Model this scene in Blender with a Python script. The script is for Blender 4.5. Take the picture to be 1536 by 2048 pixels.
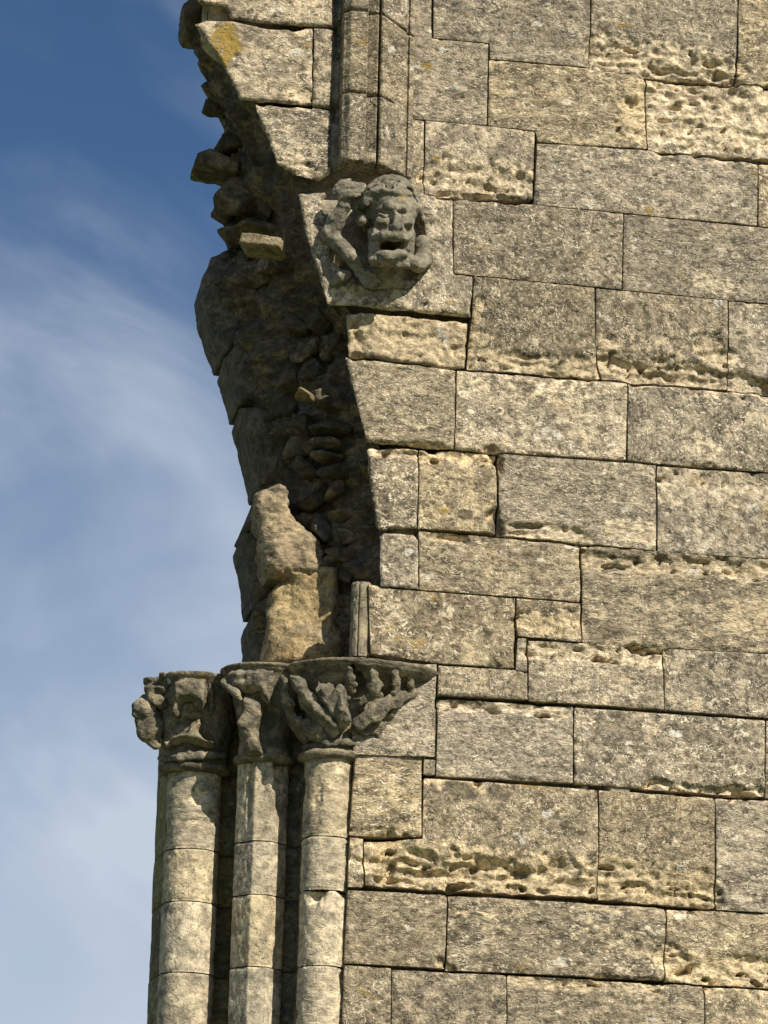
import bpy, math, random
import numpy as np
from math import radians, sin, cos, pi

for o in list(bpy.data.objects):
    bpy.data.objects.remove(o)
scene = bpy.context.scene
COL = scene.collection

# ------------------------------------------------------------------ camera
YAW, PITCH, ROLL = radians(10.0), radians(16.0), radians(1.6)
FPX = 6827.0                       # focal length in photo pixels (1536 x 2048)
DIST = 12.0
ZC = 1.6 + DIST * sin(PITCH)
fwd = np.array([sin(YAW) * cos(PITCH), cos(YAW) * cos(PITCH), sin(PITCH)])
r0 = np.array([cos(YAW), -sin(YAW), 0.0])
u0 = np.cross(r0, fwd)
cam_r = cos(ROLL) * r0 + sin(ROLL) * u0
cam_u = -sin(ROLL) * r0 + cos(ROLL) * u0
cam_p = np.array([0.0, 0.0, ZC]) - DIST * fwd
from mathutils import Matrix, Vector
cd = bpy.data.cameras.new('camera')
cd.sensor_fit = 'VERTICAL'; cd.sensor_height = 36.0; cd.lens = FPX / 2048 * 36.0
cd.clip_start = 0.1; cd.clip_end = 3000
cam = bpy.data.objects.new('camera', cd); COL.objects.link(cam)
M = Matrix.Identity(4)
for i in range(3):
    M[i][0] = cam_r[i]; M[i][1] = cam_u[i]; M[i][2] = -fwd[i]; M[i][3] = cam_p[i]
cam.matrix_world = M
scene.camera = cam

# ------------------------------------------------------------------ sky, sun, exposure
SUN_AZ, SUN_EL = radians(31), radians(40)      # to the right of the wall's normal, above the horizon
sun_dir = np.array([sin(SUN_AZ) * cos(SUN_EL), -cos(SUN_AZ) * cos(SUN_EL), sin(SUN_EL)])
w = bpy.data.worlds.new('World'); scene.world = w; w.use_nodes = True
nt = w.node_tree; nt.nodes.clear()
def N(nt, t, **kw):
    n = nt.nodes.new(t)
    for k, v in kw.items():
        if k in n.inputs.keys(): n.inputs[k].default_value = v
        else: setattr(n, k, v)
    return n
def L(nt, a, b): nt.links.new(a, b)
sky = N(nt, 'ShaderNodeTexSky'); sky.sky_type = 'NISHITA'; sky.sun_disc = False
sky.sun_elevation = SUN_EL
sky.sun_rotation = math.atan2(sun_dir[0], sun_dir[1])
sky.air_density = 1.0; sky.dust_density = 0.1; sky.ozone_density = 6.0; sky.altitude = 200
bg = N(nt, 'ShaderNodeBackground', Strength=0.05)
out = N(nt, 'ShaderNodeOutputWorld')
tc = N(nt, 'ShaderNodeTexCoord')
def wnoise(rot, scale, loc, nscale, detail, rough, dist):
    m_ = N(nt, 'ShaderNodeMapping'); m_.vector_type = 'TEXTURE'
    m_.inputs['Rotation'].default_value = (0.0, radians(rot), 0.0); m_.inputs['Scale'].default_value = scale; m_.inputs['Location'].default_value = loc
    L(nt, tc.outputs['Generated'], m_.inputs['Vector'])
    n_ = N(nt, 'ShaderNodeTexNoise', Scale=nscale, Detail=detail, Roughness=rough, Distortion=dist)
    L(nt, m_.outputs[0], n_.inputs['Vector']); return n_.outputs['Fac']
def wramp(x, a, b, lo=0.0, hi=1.0):
    r_ = N(nt, 'ShaderNodeMapRange'); r_.interpolation_type = 'SMOOTHSTEP'
    for k_, v_ in (('From Min', a), ('From Max', b), ('To Min', lo), ('To Max', hi)): r_.inputs[k_].default_value = v_
    L(nt, x, r_.inputs['Value']); return r_.outputs[0]
def wmath(op, a, b):
    n_ = N(nt, 'ShaderNodeMath', operation=op); n_.use_clamp = True
    for i_, x in enumerate((a, b)):
        if isinstance(x, float): n_.inputs[i_].default_value = x
        else: L(nt, x, n_.inputs[i_])
    return n_.outputs[0]
patch = wramp(wnoise(25, (1.3, 1.0, 0.8), (2.3, 0.1, 0.55), 7.0, 4.0, 0.55, 0.4), 0.42, 0.68)      # where the cirrus lies
wisp = wramp(wnoise(32, (1.7, 1.0, 0.9), (1.3, 0.2, 0.7), 13.0, 9.0, 0.58, 0.6), 0.16, 0.86)       # its drawn-out strands
sx = N(nt, 'ShaderNodeSeparateXYZ'); L(nt, tc.outputs['Generated'], sx.inputs[0])
veil = wramp(sx.outputs['Z'], 0.36, 0.11, 0.0, 0.78)                                             # thin veil towards the horizon
cov = wmath('ADD', wmath('MULTIPLY', patch, wmath('MULTIPLY', wisp, 0.9)), veil)
mx = N(nt, 'ShaderNodeMix', data_type='RGBA')
L(nt, cov, mx.inputs[0]); hsv = N(nt, 'ShaderNodeHueSaturation'); hsv.inputs['Saturation'].default_value = 1.06; hsv.inputs['Value'].default_value = 1.15; L(nt, sky.outputs[0], hsv.inputs['Color'])
L(nt, hsv.outputs[0], mx.inputs[6]); mx.inputs[7].default_value = (9.0, 10.2, 12.0, 1)
L(nt, mx.outputs[2], bg.inputs['Color']); L(nt, bg.outputs[0], out.inputs[0])

sd = bpy.data.lights.new('sun', 'SUN'); sd.energy = 5.0; sd.angle = radians(0.5); sd.color = (1.0, 0.935, 0.825)
sun = bpy.data.objects.new('sun', sd); COL.objects.link(sun)
sun.rotation_euler = Vector(sun_dir).to_track_quat('Z', 'Y').to_euler()
sun.location = (6, -8, 14)

vs = scene.view_settings
vs.view_transform = 'Standard'; vs.look = 'None'; vs.gamma = 1.0; vs.exposure = 0.27; vs.use_curve_mapping = False

# ------------------------------------------------------------------ maths helpers
def P(u, v, y=0.0):
    """point at depth y behind the wall's face that the photo shows at pixel (u, v)"""
    d = fwd * FPX + cam_r * (u - 768.0) - cam_u * (v - 1024.0)
    t = (y - cam_p[1]) / d[1]
    return cam_p + d * t
def PX(x, y, z):
    q = np.stack([x - cam_p[0], y - cam_p[1], z - cam_p[2]], -1)
    k = FPX / (q @ fwd)
    return 768 + (q @ cam_r) * k, 1024 - (q @ cam_u) * k
rng = np.random.default_rng(7)
_perm = np.concatenate([rng.permutation(256)] * 3).astype(np.int32)
_val = rng.random(256).astype(np.float32)
def vnoise(x, y, z=None):
    x = np.asarray(x, np.float32); y = np.asarray(y, np.float32)
    z = np.zeros_like(x) if z is None else np.asarray(z, np.float32) + 0 * x
    xi = np.floor(x); yi = np.floor(y); zi = np.floor(z)
    fx = x - xi; fy = y - yi; fz = z - zi
    xi = xi.astype(np.int32) & 255; yi = yi.astype(np.int32) & 255; zi = zi.astype(np.int32) & 255
    fx = fx * fx * (3 - 2 * fx); fy = fy * fy * (3 - 2 * fy); fz = fz * fz * (3 - 2 * fz)
    res = 0
    for dz in (0, 1):
        a = _perm[(zi + dz) & 255]; wz = fz if dz else 1 - fz
        for dy in (0, 1):
            b = _perm[(a + yi + dy) & 255]; wy = fy if dy else 1 - fy
            for dx in (0, 1):
                c = _perm[(b + xi + dx) & 255]; wx = fx if dx else 1 - fx
                res = res + _val[c] * wx * wy * wz
    return res                                        # 0..1
def fbm(x, y, z=None, s=1.0, o=4, g=0.5):
    r = 0; a = 1.0; t = 0
    zz = 0 * np.asarray(x, np.float32) if z is None else z
    for i in range(o):
        r = r + a * (vnoise(x * s + 17.3 * i, y * s + 5.1 * i, zz * s + 9.7 * i) - 0.5); t += a
        a *= g; s *= 2.03
    return r / t                                      # about -.5 .. .5
def sstep(a, b, x):
    t = np.clip((x - a) / (b - a), 0, 1); return t * t * (3 - 2 * t)

def mesh_obj(name, verts, faces, mat, parent=None, origin=None, smooth=True, attrs=None):
    """verts in world space; the object's origin goes to `origin`"""
    verts = np.asarray(verts, np.float32)
    if origin is None: origin = verts.mean(0)
    origin = np.asarray(origin, np.float64)
    me = bpy.data.meshes.new(name)
    faces = [tuple(int(i) for i in f) for f in faces] if not isinstance(faces, np.ndarray) else faces
    v = verts - origin.astype(np.float32)
    if isinstance(faces, np.ndarray):
        k = faces.shape[1]
        me.vertices.add(len(v)); me.vertices.foreach_set('co', v.ravel())
        me.loops.add(faces.size); me.loops.foreach_set('vertex_index', faces.ravel().astype(np.int32))
        me.polygons.add(len(faces)); me.polygons.foreach_set('loop_start', np.arange(0, faces.size, k, dtype=np.int32))
        me.update(calc_edges=True)
    else:
        me.from_pydata(v.tolist(), [], faces)
    me.polygons.foreach_set('use_smooth', np.full(len(me.polygons), smooth))
    if attrs:
        for k, a in attrs.items():
            at = me.attributes.new(k, 'FLOAT', 'POINT'); at.data.foreach_set('value', np.asarray(a, np.float32))
    me.materials.append(mat)
    me.update(); me.validate()
    o = bpy.data.objects.new(name, me); COL.objects.link(o)
    if parent is not None:
        o.parent = parent
        pl = np.array(WORLD[parent.name]); o.location = Vector(origin - pl)
    else:
        o.location = Vector(origin)
    WORLD[o.name] = origin
    return o
WORLD = {}
def thing(name, label, cat, loc, group=None):
    o = bpy.data.objects.new(name, None); COL.objects.link(o)
    o.location = Vector(np.asarray(loc, float)); o.empty_display_size = 0.2
    o['label'] = label; o['category'] = cat; o['kind'] = 'thing'
    if group: o['group'] = group
    WORLD[o.name] = np.asarray(loc, float)
    return o

def surface_nets(f, origin, h):
    s = f < 0
    n = np.array(f.shape)
    c = np.zeros(n - 1, np.int8)
    for a in (0, 1):
        for b in (0, 1):
            for d in (0, 1):
                c += s[a:n[0] - 1 + a, b:n[1] - 1 + b, d:n[2] - 1 + d]
    mix = (c > 0) & (c < 8)
    idx = -np.ones(mix.shape, np.int32); ii = np.argwhere(mix); idx[mix] = np.arange(len(ii))
    acc = np.zeros((len(ii), 3), np.float32); cnt = np.zeros(len(ii), np.float32)
    for ax in range(3):
        o1, o2 = [k for k in range(3) if k != ax]
        for a in (0, 1):
            for b in (0, 1):
                p0 = ii.copy(); p0[:, o1] += a; p0[:, o2] += b
                p1 = p0.copy(); p1[:, ax] += 1
                f0 = f[p0[:, 0], p0[:, 1], p0[:, 2]]; f1 = f[p1[:, 0], p1[:, 1], p1[:, 2]]
                m = (f0 < 0) != (f1 < 0)
                t = np.where(m, f0 / np.where(m, f0 - f1, 1), 0)
                q = p0.astype(np.float32); q[:, ax] += t
                acc[m] += q[m]; cnt[m] += 1
    v = acc / cnt[:, None] * h + np.asarray(origin, np.float32)
    F = []
    for ax in range(3):
        o1, o2 = [(1, 2), (2, 0), (0, 1)][ax]
        sl0 = [slice(None)] * 3; sl1 = [slice(None)] * 3
        sl0[ax] = slice(0, -1); sl1[ax] = slice(1, None)
        ch = s[tuple(sl0)] != s[tuple(sl1)]
        e = np.argwhere(ch)
        ok = (e[:, o1] > 0) & (e[:, o2] > 0) & (e[:, o1] < n[o1] - 1) & (e[:, o2] < n[o2] - 1)
        e = e[ok]
        def ci(a, b):
            q = e.copy(); q[:, o1] += a; q[:, o2] += b
            return idx[q[:, 0], q[:, 1], q[:, 2]]
        quad = np.stack([ci(-1, -1), ci(0, -1), ci(0, 0), ci(-1, 0)], 1)
        ins = s[e[:, 0], e[:, 1], e[:, 2]]
        quad[~ins] = quad[~ins][:, ::-1]
        F.append(quad)
    return v, np.concatenate(F)

class SDF:
    """a small voxel field; primitives are blended in by smooth union or cut away"""
    def __init__(s, lo, hi, h):
        s.lo = np.asarray(lo, np.float32); s.h = h
        n = np.ceil((np.asarray(hi) - lo) / h).astype(int) + 1
        s.n = n
        s.ax = [s.lo[i] + h * np.arange(n[i], dtype=np.float32) for i in range(3)]
        s.f = np.full(n, 0.08, np.float32)
    def box(s, lo, hi):
        sl = []
        for i in range(3):
            a = int(max(0, (lo[i] - s.lo[i]) / s.h)); b = int(min(s.n[i], (hi[i] - s.lo[i]) / s.h + 2))
            sl.append(slice(a, max(a, b)))
        g = np.meshgrid(s.ax[0][sl[0]], s.ax[1][sl[1]], s.ax[2][sl[2]], indexing='ij')
        return tuple(sl), g
    def blend(s, sl, d, k, cut=False):
        a = s.f[sl]
        if a.size == 0: return
        if cut: a, d = -a, d
        if k > 0:
            h = np.clip(0.5 + 0.5 * (d - a) / k, 0, 1) if True else 0
            r = d * (1 - h) + a * h - k * h * (1 - h)
        else: r = np.minimum(a, d)
        s.f[sl] = -r if cut else r
    def ell(s, c, r, k=0.012, rot=None, cut=False):
        c = np.asarray(c, float); r = np.asarray(r, float) * np.ones(3)
        m = r.max() + 0.06
        sl, g = s.box(c - m, c + m)
        q = np.stack([g[i] - c[i] for i in range(3)], -1)
        if rot is not None: q = q @ rot
        k0 = np.sqrt(((q / r) ** 2).sum(-1)); k1 = np.sqrt(((q / r ** 2) ** 2).sum(-1)) + 1e-6
        s.blend(sl, k0 * (k0 - 1) / k1, k, cut)
    def cap(s, a, b, ra, rb, k=0.01, cut=False, flat=None):
        a = np.asarray(a, float); b = np.asarray(b, float)
        m = max(ra, rb) + 0.05
        sl, g = s.box(np.minimum(a, b) - m, np.maximum(a, b) + m)
        q = np.stack([g[i] - a[i] for i in range(3)], -1); ab = b - a
        t = np.clip((q @ ab) / (ab @ ab + 1e-9), 0, 1)
        dv = q - t[..., None] * ab
        if flat is not None:                              # squash along the axis `flat`
            fn, fs = flat; fn = np.asarray(fn, float) / np.linalg.norm(fn)
            dv = dv + (dv @ fn)[..., None] * fn * (1 / fs - 1)
        s.blend(sl, np.sqrt((dv ** 2).sum(-1)) - (ra + (rb - ra) * t), k, cut)
    def chain(s, pts, rad, k=0.01, cut=False, flat=None):
        for i in range(len(pts) - 1): s.cap(pts[i], pts[i + 1], rad[i], rad[i + 1], k, cut, flat)
    def blade(s, pts, W, axis, th=0.007, fold=0.3, serr=0.25, ns=3.5):
        """a leaf blade along pts: pointed outline with notched edges, folded along its midrib"""
        pts = np.asarray(pts, float)
        n = 15; l = np.concatenate([[0], np.cumsum(np.linalg.norm(np.diff(pts, axis=0), axis=1))]); tq = np.linspace(0, l[-1], n)
        p = np.stack([np.interp(tq, l, pts[:, k]) for k in range(3)], 1)
        for _ in range(2): p[1:-1] = (p[:-2] + 2 * p[1:-1] + p[2:]) / 4
        for i in range(n - 1):
            T = p[i + 1] - p[i]; ln = np.linalg.norm(T) + 1e-9; T = T / ln
            O = p[i] - np.array([axis[0], axis[1], p[i][2]]); O = O - T * (O @ T); O = O / (np.linalg.norm(O) + 1e-9)
            S = np.cross(T, O); m = W * 1.4 + 0.03
            sl, g = s.box(np.minimum(p[i], p[i + 1]) - m, np.maximum(p[i], p[i + 1]) + m)
            q = np.stack([g[k] - p[i][k] for k in range(3)], -1)
            a = q @ T; tt = np.clip(a / ln, 0, 1); t = (i + tt) / (n - 1)
            lat = q @ S; nn = q @ O
            w = W * np.minimum(1, 0.35 + t / 0.35) * np.sqrt(np.maximum(1 - t, 0) + 0.02) * 1.15 * (1 + serr * np.sin(2 * pi * ns * t + 1.0))
            e = np.abs(a - tt * ln)
            d = np.maximum(np.maximum(np.abs(nn + fold * np.abs(lat)) - th, np.abs(lat) - w), e - 0.003)
            s.blend(sl, d, 0.004)
    def noise(s, amp, sc, o=3, seed=0.0, g=0.5):
        m = np.abs(s.f) < 0.06
        i = np.argwhere(m)
        x, y, z = (s.ax[k][i[:, k]] + seed for k in range(3))
        s.f[m] += amp * 2 * fbm(x, y, z, sc, o, g)
    def mesh(s): return surface_nets(s.f, s.lo, s.h)

# ------------------------------------------------------------------ materials
def stone(name, base_a, base_b, fleck, cream, fleck_amt=1.0, bump=0.55, dark=0.55, lichen=1.0, sc=1.0, tint=0.16, grime=(0.125, 0.112, 0.085), bloom=0.0):
    m = bpy.data.materials.new(name); m.use_nodes = True
    t = m.node_tree; b = t.nodes['Principled BSDF']
    b.inputs['Roughness'].default_value = 0.92; b.inputs['Specular IOR Level'].default_value = 0.15
    def math(op, a, c=None, d=None, clamp=False):
        n = N(t, 'ShaderNodeMath', operation=op); n.use_clamp = clamp
        for i, x in enumerate((a, c, d)):
            if x is None: continue
            if isinstance(x, (int, float)): n.inputs[i].default_value = x
            else: L(t, x, n.inputs[i])
        return n.outputs[0]
    def ramp(x, a, c, lo=0.0, hi=1.0):
        n = N(t, 'ShaderNodeMapRange'); n.interpolation_type = 'SMOOTHSTEP'
        n.inputs['From Min'].default_value = a; n.inputs['From Max'].default_value = c
        n.inputs['To Min'].default_value = lo; n.inputs['To Max'].default_value = hi
        L(t, x, n.inputs['Value']); return n.outputs[0]
    def mix(f, a, c, mode='MIX'):
        n = N(t, 'ShaderNodeMix', data_type='RGBA'); n.blend_type = mode
        for i, x in ((0, f), (6, a), (7, c)):
            if isinstance(x, (int, float)): n.inputs[i].default_value = x
            elif isinstance(x, tuple): n.inputs[i].default_value = x + (1,)
            else: L(t, x, n.inputs[i])
        return n.outputs[2]
    tc = N(t, 'ShaderNodeTexCoord'); oi = N(t, 'ShaderNodeObjectInfo')
    vm = N(t, 'ShaderNodeVectorMath', operation='SCALE'); vm.inputs[0].default_value = (37, 91, 53); L(t, oi.outputs['Random'], vm.inputs['Scale'])
    r2 = math('FRACT', math('MULTIPLY', oi.outputs['Random'], 43.7))
    r5 = math('FRACT', math('MULTIPLY', oi.outputs['Random'], 211.7))
    cz = N(t, 'ShaderNodeCombineXYZ'); cz.inputs[0].default_value = 1.0; cz.inputs[1].default_value = 1.0; L(t, math('MULTIPLY_ADD', math('MULTIPLY', r5, r5), 1.1, 1.0), cz.inputs[2])
    vb = N(t, 'ShaderNodeVectorMath', operation='MULTIPLY'); L(t, tc.outputs['Object'], vb.inputs[0]); L(t, cz.outputs[0], vb.inputs[1])
    vsz = N(t, 'ShaderNodeVectorMath', operation='SCALE'); L(t, vb.outputs[0], vsz.inputs[0]); L(t, math('MULTIPLY_ADD', r2, 0.60, 0.66), vsz.inputs['Scale'])
    va = N(t, 'ShaderNodeVectorMath', operation='ADD'); L(t, vsz.outputs[0], va.inputs[0]); L(t, vm.outputs[0], va.inputs[1])
    co = va.outputs[0]
    def noise(scale, detail=3.0, rough=0.5, dist=0.0, off=0.0):
        n = N(t, 'ShaderNodeTexNoise', Scale=scale * sc, Detail=detail, Roughness=rough, Distortion=dist)
        if off:
            o = N(t, 'ShaderNodeVectorMath', operation='ADD'); L(t, co, o.inputs[0]); o.inputs[1].default_value = (off, off * 1.7, -off)
            L(t, o.outputs[0], n.inputs['Vector'])
        else: L(t, co, n.inputs['Vector'])
        return n.outputs['Fac']
    def attr(k):
        a = N(t, 'ShaderNodeAttribute'); a.attribute_name = k; return a.outputs['Fac']
    n1 = noise(4.5, 2, 0.55); n2 = noise(30, 4, 0.68, 0.4, 3.1); n3 = noise(140, 2, 0.6, 0.0, 7.7); n4 = noise(11, 4, 0.6, 0.4, 11.0)
    def worms(scale, w, off, dist):
        a = noise(scale, 1.0, 0.5, dist, off)
        d = math('ABSOLUTE', math('SUBTRACT', a, 0.5))
        l = ramp(d, w, w * 0.25)
        k = ramp(noise(scale * 1.5, 1.0, 0.5, 0.0, off + 2.3), 0.46, 0.58)
        return math('MULTIPLY', l, k)
    w1 = worms(27, 0.040, 21.0, 1.8); w2 = worms(50, 0.060, 33.0, 1.4)
    wm = math('MULTIPLY', math('MAXIMUM', w1, math('MULTIPLY', w2, 0.9)), ramp(n4, 0.32, 0.58, 0.25, 1.0))
    col = mix(ramp(n1, 0.35, 0.65), base_a, base_b)
    r3 = math('FRACT', math('MULTIPLY', oi.outputs['Random'], 71.3)); r4 = math('FRACT', math('MULTIPLY', oi.outputs['Random'], 131.9))
    gri = math('ADD', noise(5.5, 5, 0.62, 0.8, 71.0), math('MULTIPLY_ADD', r3, 0.13, -0.065))
    n4b = math('ADD', n4, math('MULTIPLY_ADD', r4, 0.14, -0.07 + bloom))
    col = mix(ramp(gri, 0.50, 0.64, 0, 0.60), col, grime)
    # broad creamy bloom and grime, patchy from stone to stone
    col = mix(ramp(n4b, 0.48, 0.66, 0, 0.62), col, cream)
    cr = math('ADD', attr('cream'), math('MULTIPLY', math('SUBTRACT', n2, 0.5), 1.3))
    crf = ramp(cr, 0.30, 0.62)
    col = mix(math('MULTIPLY', crf, 0.9), col, cream)
    # mottling
    mot = ramp(n2, 0.30, 0.72, dark, 1.45)
    col = mix(1.0, col, _rgb(t, mot), 'MULTIPLY')
    pits = ramp(n3, 0.42, 0.30)
    col = mix(math('MULTIPLY', pits, 0.72), col, (0.06, 0.05, 0.035))
    wf = math('MULTIPLY', math('MULTIPLY', wm, fleck_amt), math('SUBTRACT', 1.0, math('MULTIPLY', crf, 0.5)))
    col = mix(math('MULTIPLY', wf, 0.85, clamp=True), col, fleck)
    # lichens: round pale rosettes, ochre stains
    vo = N(t, 'ShaderNodeTexVoronoi', Scale=11.0 * sc); vo.inputs['Randomness'].default_value = 1.0
    dv = N(t, 'ShaderNodeVectorMath', operation='ADD'); L(t, co, dv.inputs[0])
    nz = N(t, 'ShaderNodeTexNoise', Scale=45.0, Detail=3.0); L(t, co, nz.inputs['Vector'])
    sc_ = N(t, 'ShaderNodeVectorMath', operation='SCALE'); L(t, nz.outputs['Color'], sc_.inputs[0]); sc_.inputs['Scale'].default_value = 0.045
    L(t, sc_.outputs[0], dv.inputs[1]); L(t, dv.outputs[0], vo.inputs['Vector'])
    sp = N(t, 'ShaderNodeSeparateColor'); L(t, vo.outputs['Color'], sp.inputs[0])
    size = math('MULTIPLY', ramp(sp.outputs[0], 0.80, 1.0), 0.24)
    spot = ramp(math('SUBTRACT', vo.outputs['Distance'], size), 0.02, -0.05)
    spot = math('MULTIPLY', spot, ramp(n2, 0.36, 0.5))
    wl = ramp(math('ADD', attr('white'), math('MULTIPLY', math('SUBTRACT', n2, 0.5), 1.6)), 0.42, 0.6)
    col = mix(math('MULTIPLY', math('MAXIMUM', math('MULTIPLY', spot, lichen), wl), 0.75), col, (0.60, 0.57, 0.49))
    ring = math('MULTIPLY', ramp(math('ABSOLUTE', math('SUBTRACT', vo.outputs['Distance'], 0.20)), 0.07, 0.02), math('MULTIPLY', ramp(sp.outputs[1], 0.62, 0.7), ramp(n2, 0.40, 0.55)))
    col = mix(math('MULTIPLY', ring, 0.8 * lichen), col, fleck)
    oc = ramp(math('ADD', attr('ochre'), math('MULTIPLY', math('SUBTRACT', math('MULTIPLY_ADD', n2, 0.6, math('MULTIPLY', n4, 0.4)), 0.5), 3.4)), 0.38, 0.72)
    oc2 = math('MULTIPLY', ramp(noise(7, 2, 0.6, 0.5, 51.0), 0.66, 0.76), 0.4 * lichen)
    col = mix(math('MULTIPLY', math('MAXIMUM', oc, oc2), 0.85), col, (0.29, 0.185, 0.03))
    st = ramp(math('ADD', attr('stain'), math('MULTIPLY', math('SUBTRACT', n4, 0.5), 1.2)), 0.35, 0.75)
    col = mix(math('MULTIPLY', st, 0.75), col, (0.065, 0.058, 0.042))
    hs = N(t, 'ShaderNodeHueSaturation'); L(t, col, hs.inputs['Color'])
    L(t, math('MULTIPLY_ADD', oi.outputs['Random'], tint * 2, 1 - tint), hs.inputs['Value'])
    rr = math('FRACT', math('MULTIPLY', oi.outputs['Random'], 17.31))
    L(t, math('MULTIPLY_ADD', rr, 0.22, 0.91), hs.inputs['Saturation'])
    L(t, hs.outputs[0], b.inputs['Base Color'])
    hgt = math('ADD', math('MULTIPLY', n2, 1.0), math('ADD', math('MULTIPLY', w1, 0.25), math('MULTIPLY', n3, 0.25)))
    bp = N(t, 'ShaderNodeBump', Strength=bump, Distance=0.012); L(t, hgt, bp.inputs['Height'])
    L(t, bp.outputs[0], b.inputs['Normal'])
    return m
def _rgb(t, x):
    n = N(t, 'ShaderNodeCombineColor')
    for i in range(3): L(t, x, n.inputs[i])
    return n.outputs[0]

MAT_WALL = stone('weathered_limestone', (0.33, 0.268, 0.178), (0.245, 0.20, 0.135), (0.74, 0.635, 0.46), (0.62, 0.495, 0.315), tint=0.16, grime=(0.145, 0.122, 0.082), dark=0.32, bump=1.0, fleck_amt=1.2)
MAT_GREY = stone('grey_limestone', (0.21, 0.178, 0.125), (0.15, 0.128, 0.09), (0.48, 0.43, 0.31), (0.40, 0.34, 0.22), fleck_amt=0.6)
MAT_SHAFT = stone('cream_shaft_limestone', (0.45, 0.375, 0.25), (0.31, 0.265, 0.185), (0.68, 0.59, 0.43), (0.66, 0.54, 0.355), fleck_amt=0.6, bump=0.6, dark=0.5, lichen=0.3, tint=0.08, grime=(0.22, 0.188, 0.13), bloom=0.07)
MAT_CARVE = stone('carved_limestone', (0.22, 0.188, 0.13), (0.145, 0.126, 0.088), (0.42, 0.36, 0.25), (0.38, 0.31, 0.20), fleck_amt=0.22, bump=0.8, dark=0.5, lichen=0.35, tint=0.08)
MAT_HEAD = stone('carved_head_limestone', (0.22, 0.195, 0.145), (0.15, 0.137, 0.103), (0.36, 0.32, 0.24), (0.34, 0.285, 0.20), fleck_amt=0.15, bump=0.5, dark=0.55, lichen=0.3)
MAT_SHADED = stone('shade_darkened_limestone', (0.125, 0.108, 0.078), (0.085, 0.074, 0.055), (0.2, 0.175, 0.13), (0.18, 0.15, 0.10), fleck_amt=0.3, lichen=0.2, grime=(0.06, 0.054, 0.043))  # limestone darkened to stand in for deep shade inside the arch
MAT_TAN = stone('tan_limestone', (0.36, 0.275, 0.16), (0.25, 0.195, 0.12), (0.58, 0.47, 0.30), (0.50, 0.385, 0.22), fleck_amt=0.5, bump=0.8, dark=0.45, lichen=0.4, tint=0.06)
MAT_RUBBLE = stone('rubble_limestone', (0.115, 0.092, 0.06), (0.07, 0.057, 0.038), (0.22, 0.18, 0.115), (0.26, 0.20, 0.12), fleck_amt=0.2, bump=0.7, lichen=0.2, tint=0.25)  # base colour lowered to paint deeper shade into the rubble core
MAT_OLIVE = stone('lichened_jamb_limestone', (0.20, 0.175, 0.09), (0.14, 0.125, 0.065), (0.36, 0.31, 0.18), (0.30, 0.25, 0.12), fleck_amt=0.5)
MAT_CORE = stone('lime_mortar', (0.27, 0.235, 0.175), (0.21, 0.18, 0.13), (0.42, 0.36, 0.26), (0.42, 0.345, 0.23), fleck_amt=0.4, bump=0.8, lichen=0.1)

# ------------------------------------------------------------------ weathering laid out on the wall's face (photo pixels at 1536 wide)
# (u1, v1, u2, v2, half width px, depth m, pit strength)
ERODE = [
    (1195, 100, 1455, 150, 34, 0.030, 1.0), (1300, 150, 1440, 165, 22, 0.06, 0.6), (1385, 170, 1455, 170, 26, 0.07, 0.3),
    (1310, 230, 1560, 250, 75, 0.035, 0.7), (870, 350, 1040, 372, 30, 0.030, 0.8), (880, 388, 1035, 398, 10, 0.05, 0.6),
    (960, 715, 1200, 742, 26, 0.025, 0.6), (1215, 735, 1440, 765, 28, 0.045, 1.0), (1215, 690, 1240, 730, 26, 0.02, 0.5), (1460, 760, 1540, 780, 22, 0.04, 0.9),
    (1420, 690, 1450, 720, 26, 0.03, 0.5), (760, 898, 990, 915, 18, 0.035, 0.9), (985, 900, 1000, 940, 9, 0.05, 0.2),
    (1330, 945, 1560, 970, 22, 0.018, 0.6), (1000, 1055, 1180, 1078, 15, 0.03, 0.9), (985, 1035, 1000, 1060, 15, 0.04, 0.5), (860, 1072, 930, 1080, 9, 0.03, 0.5),
    (1170, 1120, 1560, 1140, 17, 0.022, 0.9), (1050, 1240, 1150, 1250, 24, 0.015, 0.4), (1065, 1300, 1325, 1316, 20, 0.022, 1.0),
    (880, 1405, 1130, 1425, 14, 0.03, 0.9), (1060, 1422, 1120, 1432, 10, 0.03, 1.0), (1300, 1575, 1520, 1592, 15, 0.03, 1.0),
    (735, 1700, 860, 1745, 40, 0.045, 1.0), (860, 1745, 1180, 1765, 36, 0.055, 1.0), (760, 1755, 960, 1770, 16, 0.05, 1.0), (1200, 1775, 1410, 1795, 34, 0.04, 1.0), (1220, 1745, 1400, 1765, 30, 0.02, 0.9),
    (1340, 1910, 1420, 1955, 26, 0.030, 0.8), (1420, 1945, 1600, 1960, 36, 0.028, 1.0), (1200, 1962, 1320, 1972, 14, 0.035, 1.0),
    (1020, 1960, 1180, 1975, 10, 0.02, 0.8), (880, 1925, 905, 1940, 9, 0.05, 0.2), (700, 640, 920, 680, 60, 0.018, 0.4), (705, 625, 715, 700, 18, 0.04, 0.3),
    (590, 55, 610, 62, 10, 0.02, 0.3), (520, 205, 620, 215, 6, 0.02, 0.3), (575, 180, 610, 190, 14, 0.015, 0.6), (740, 895, 760, 910, 12, 0.03, 0.3),
    (860, 1560, 960, 1575, 16, 0.010, 0.5), (560, 330, 640, 345, 12, 0.02, 0.5), (940, 740, 960, 600, 8, 0.01, 0.3),
]
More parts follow.
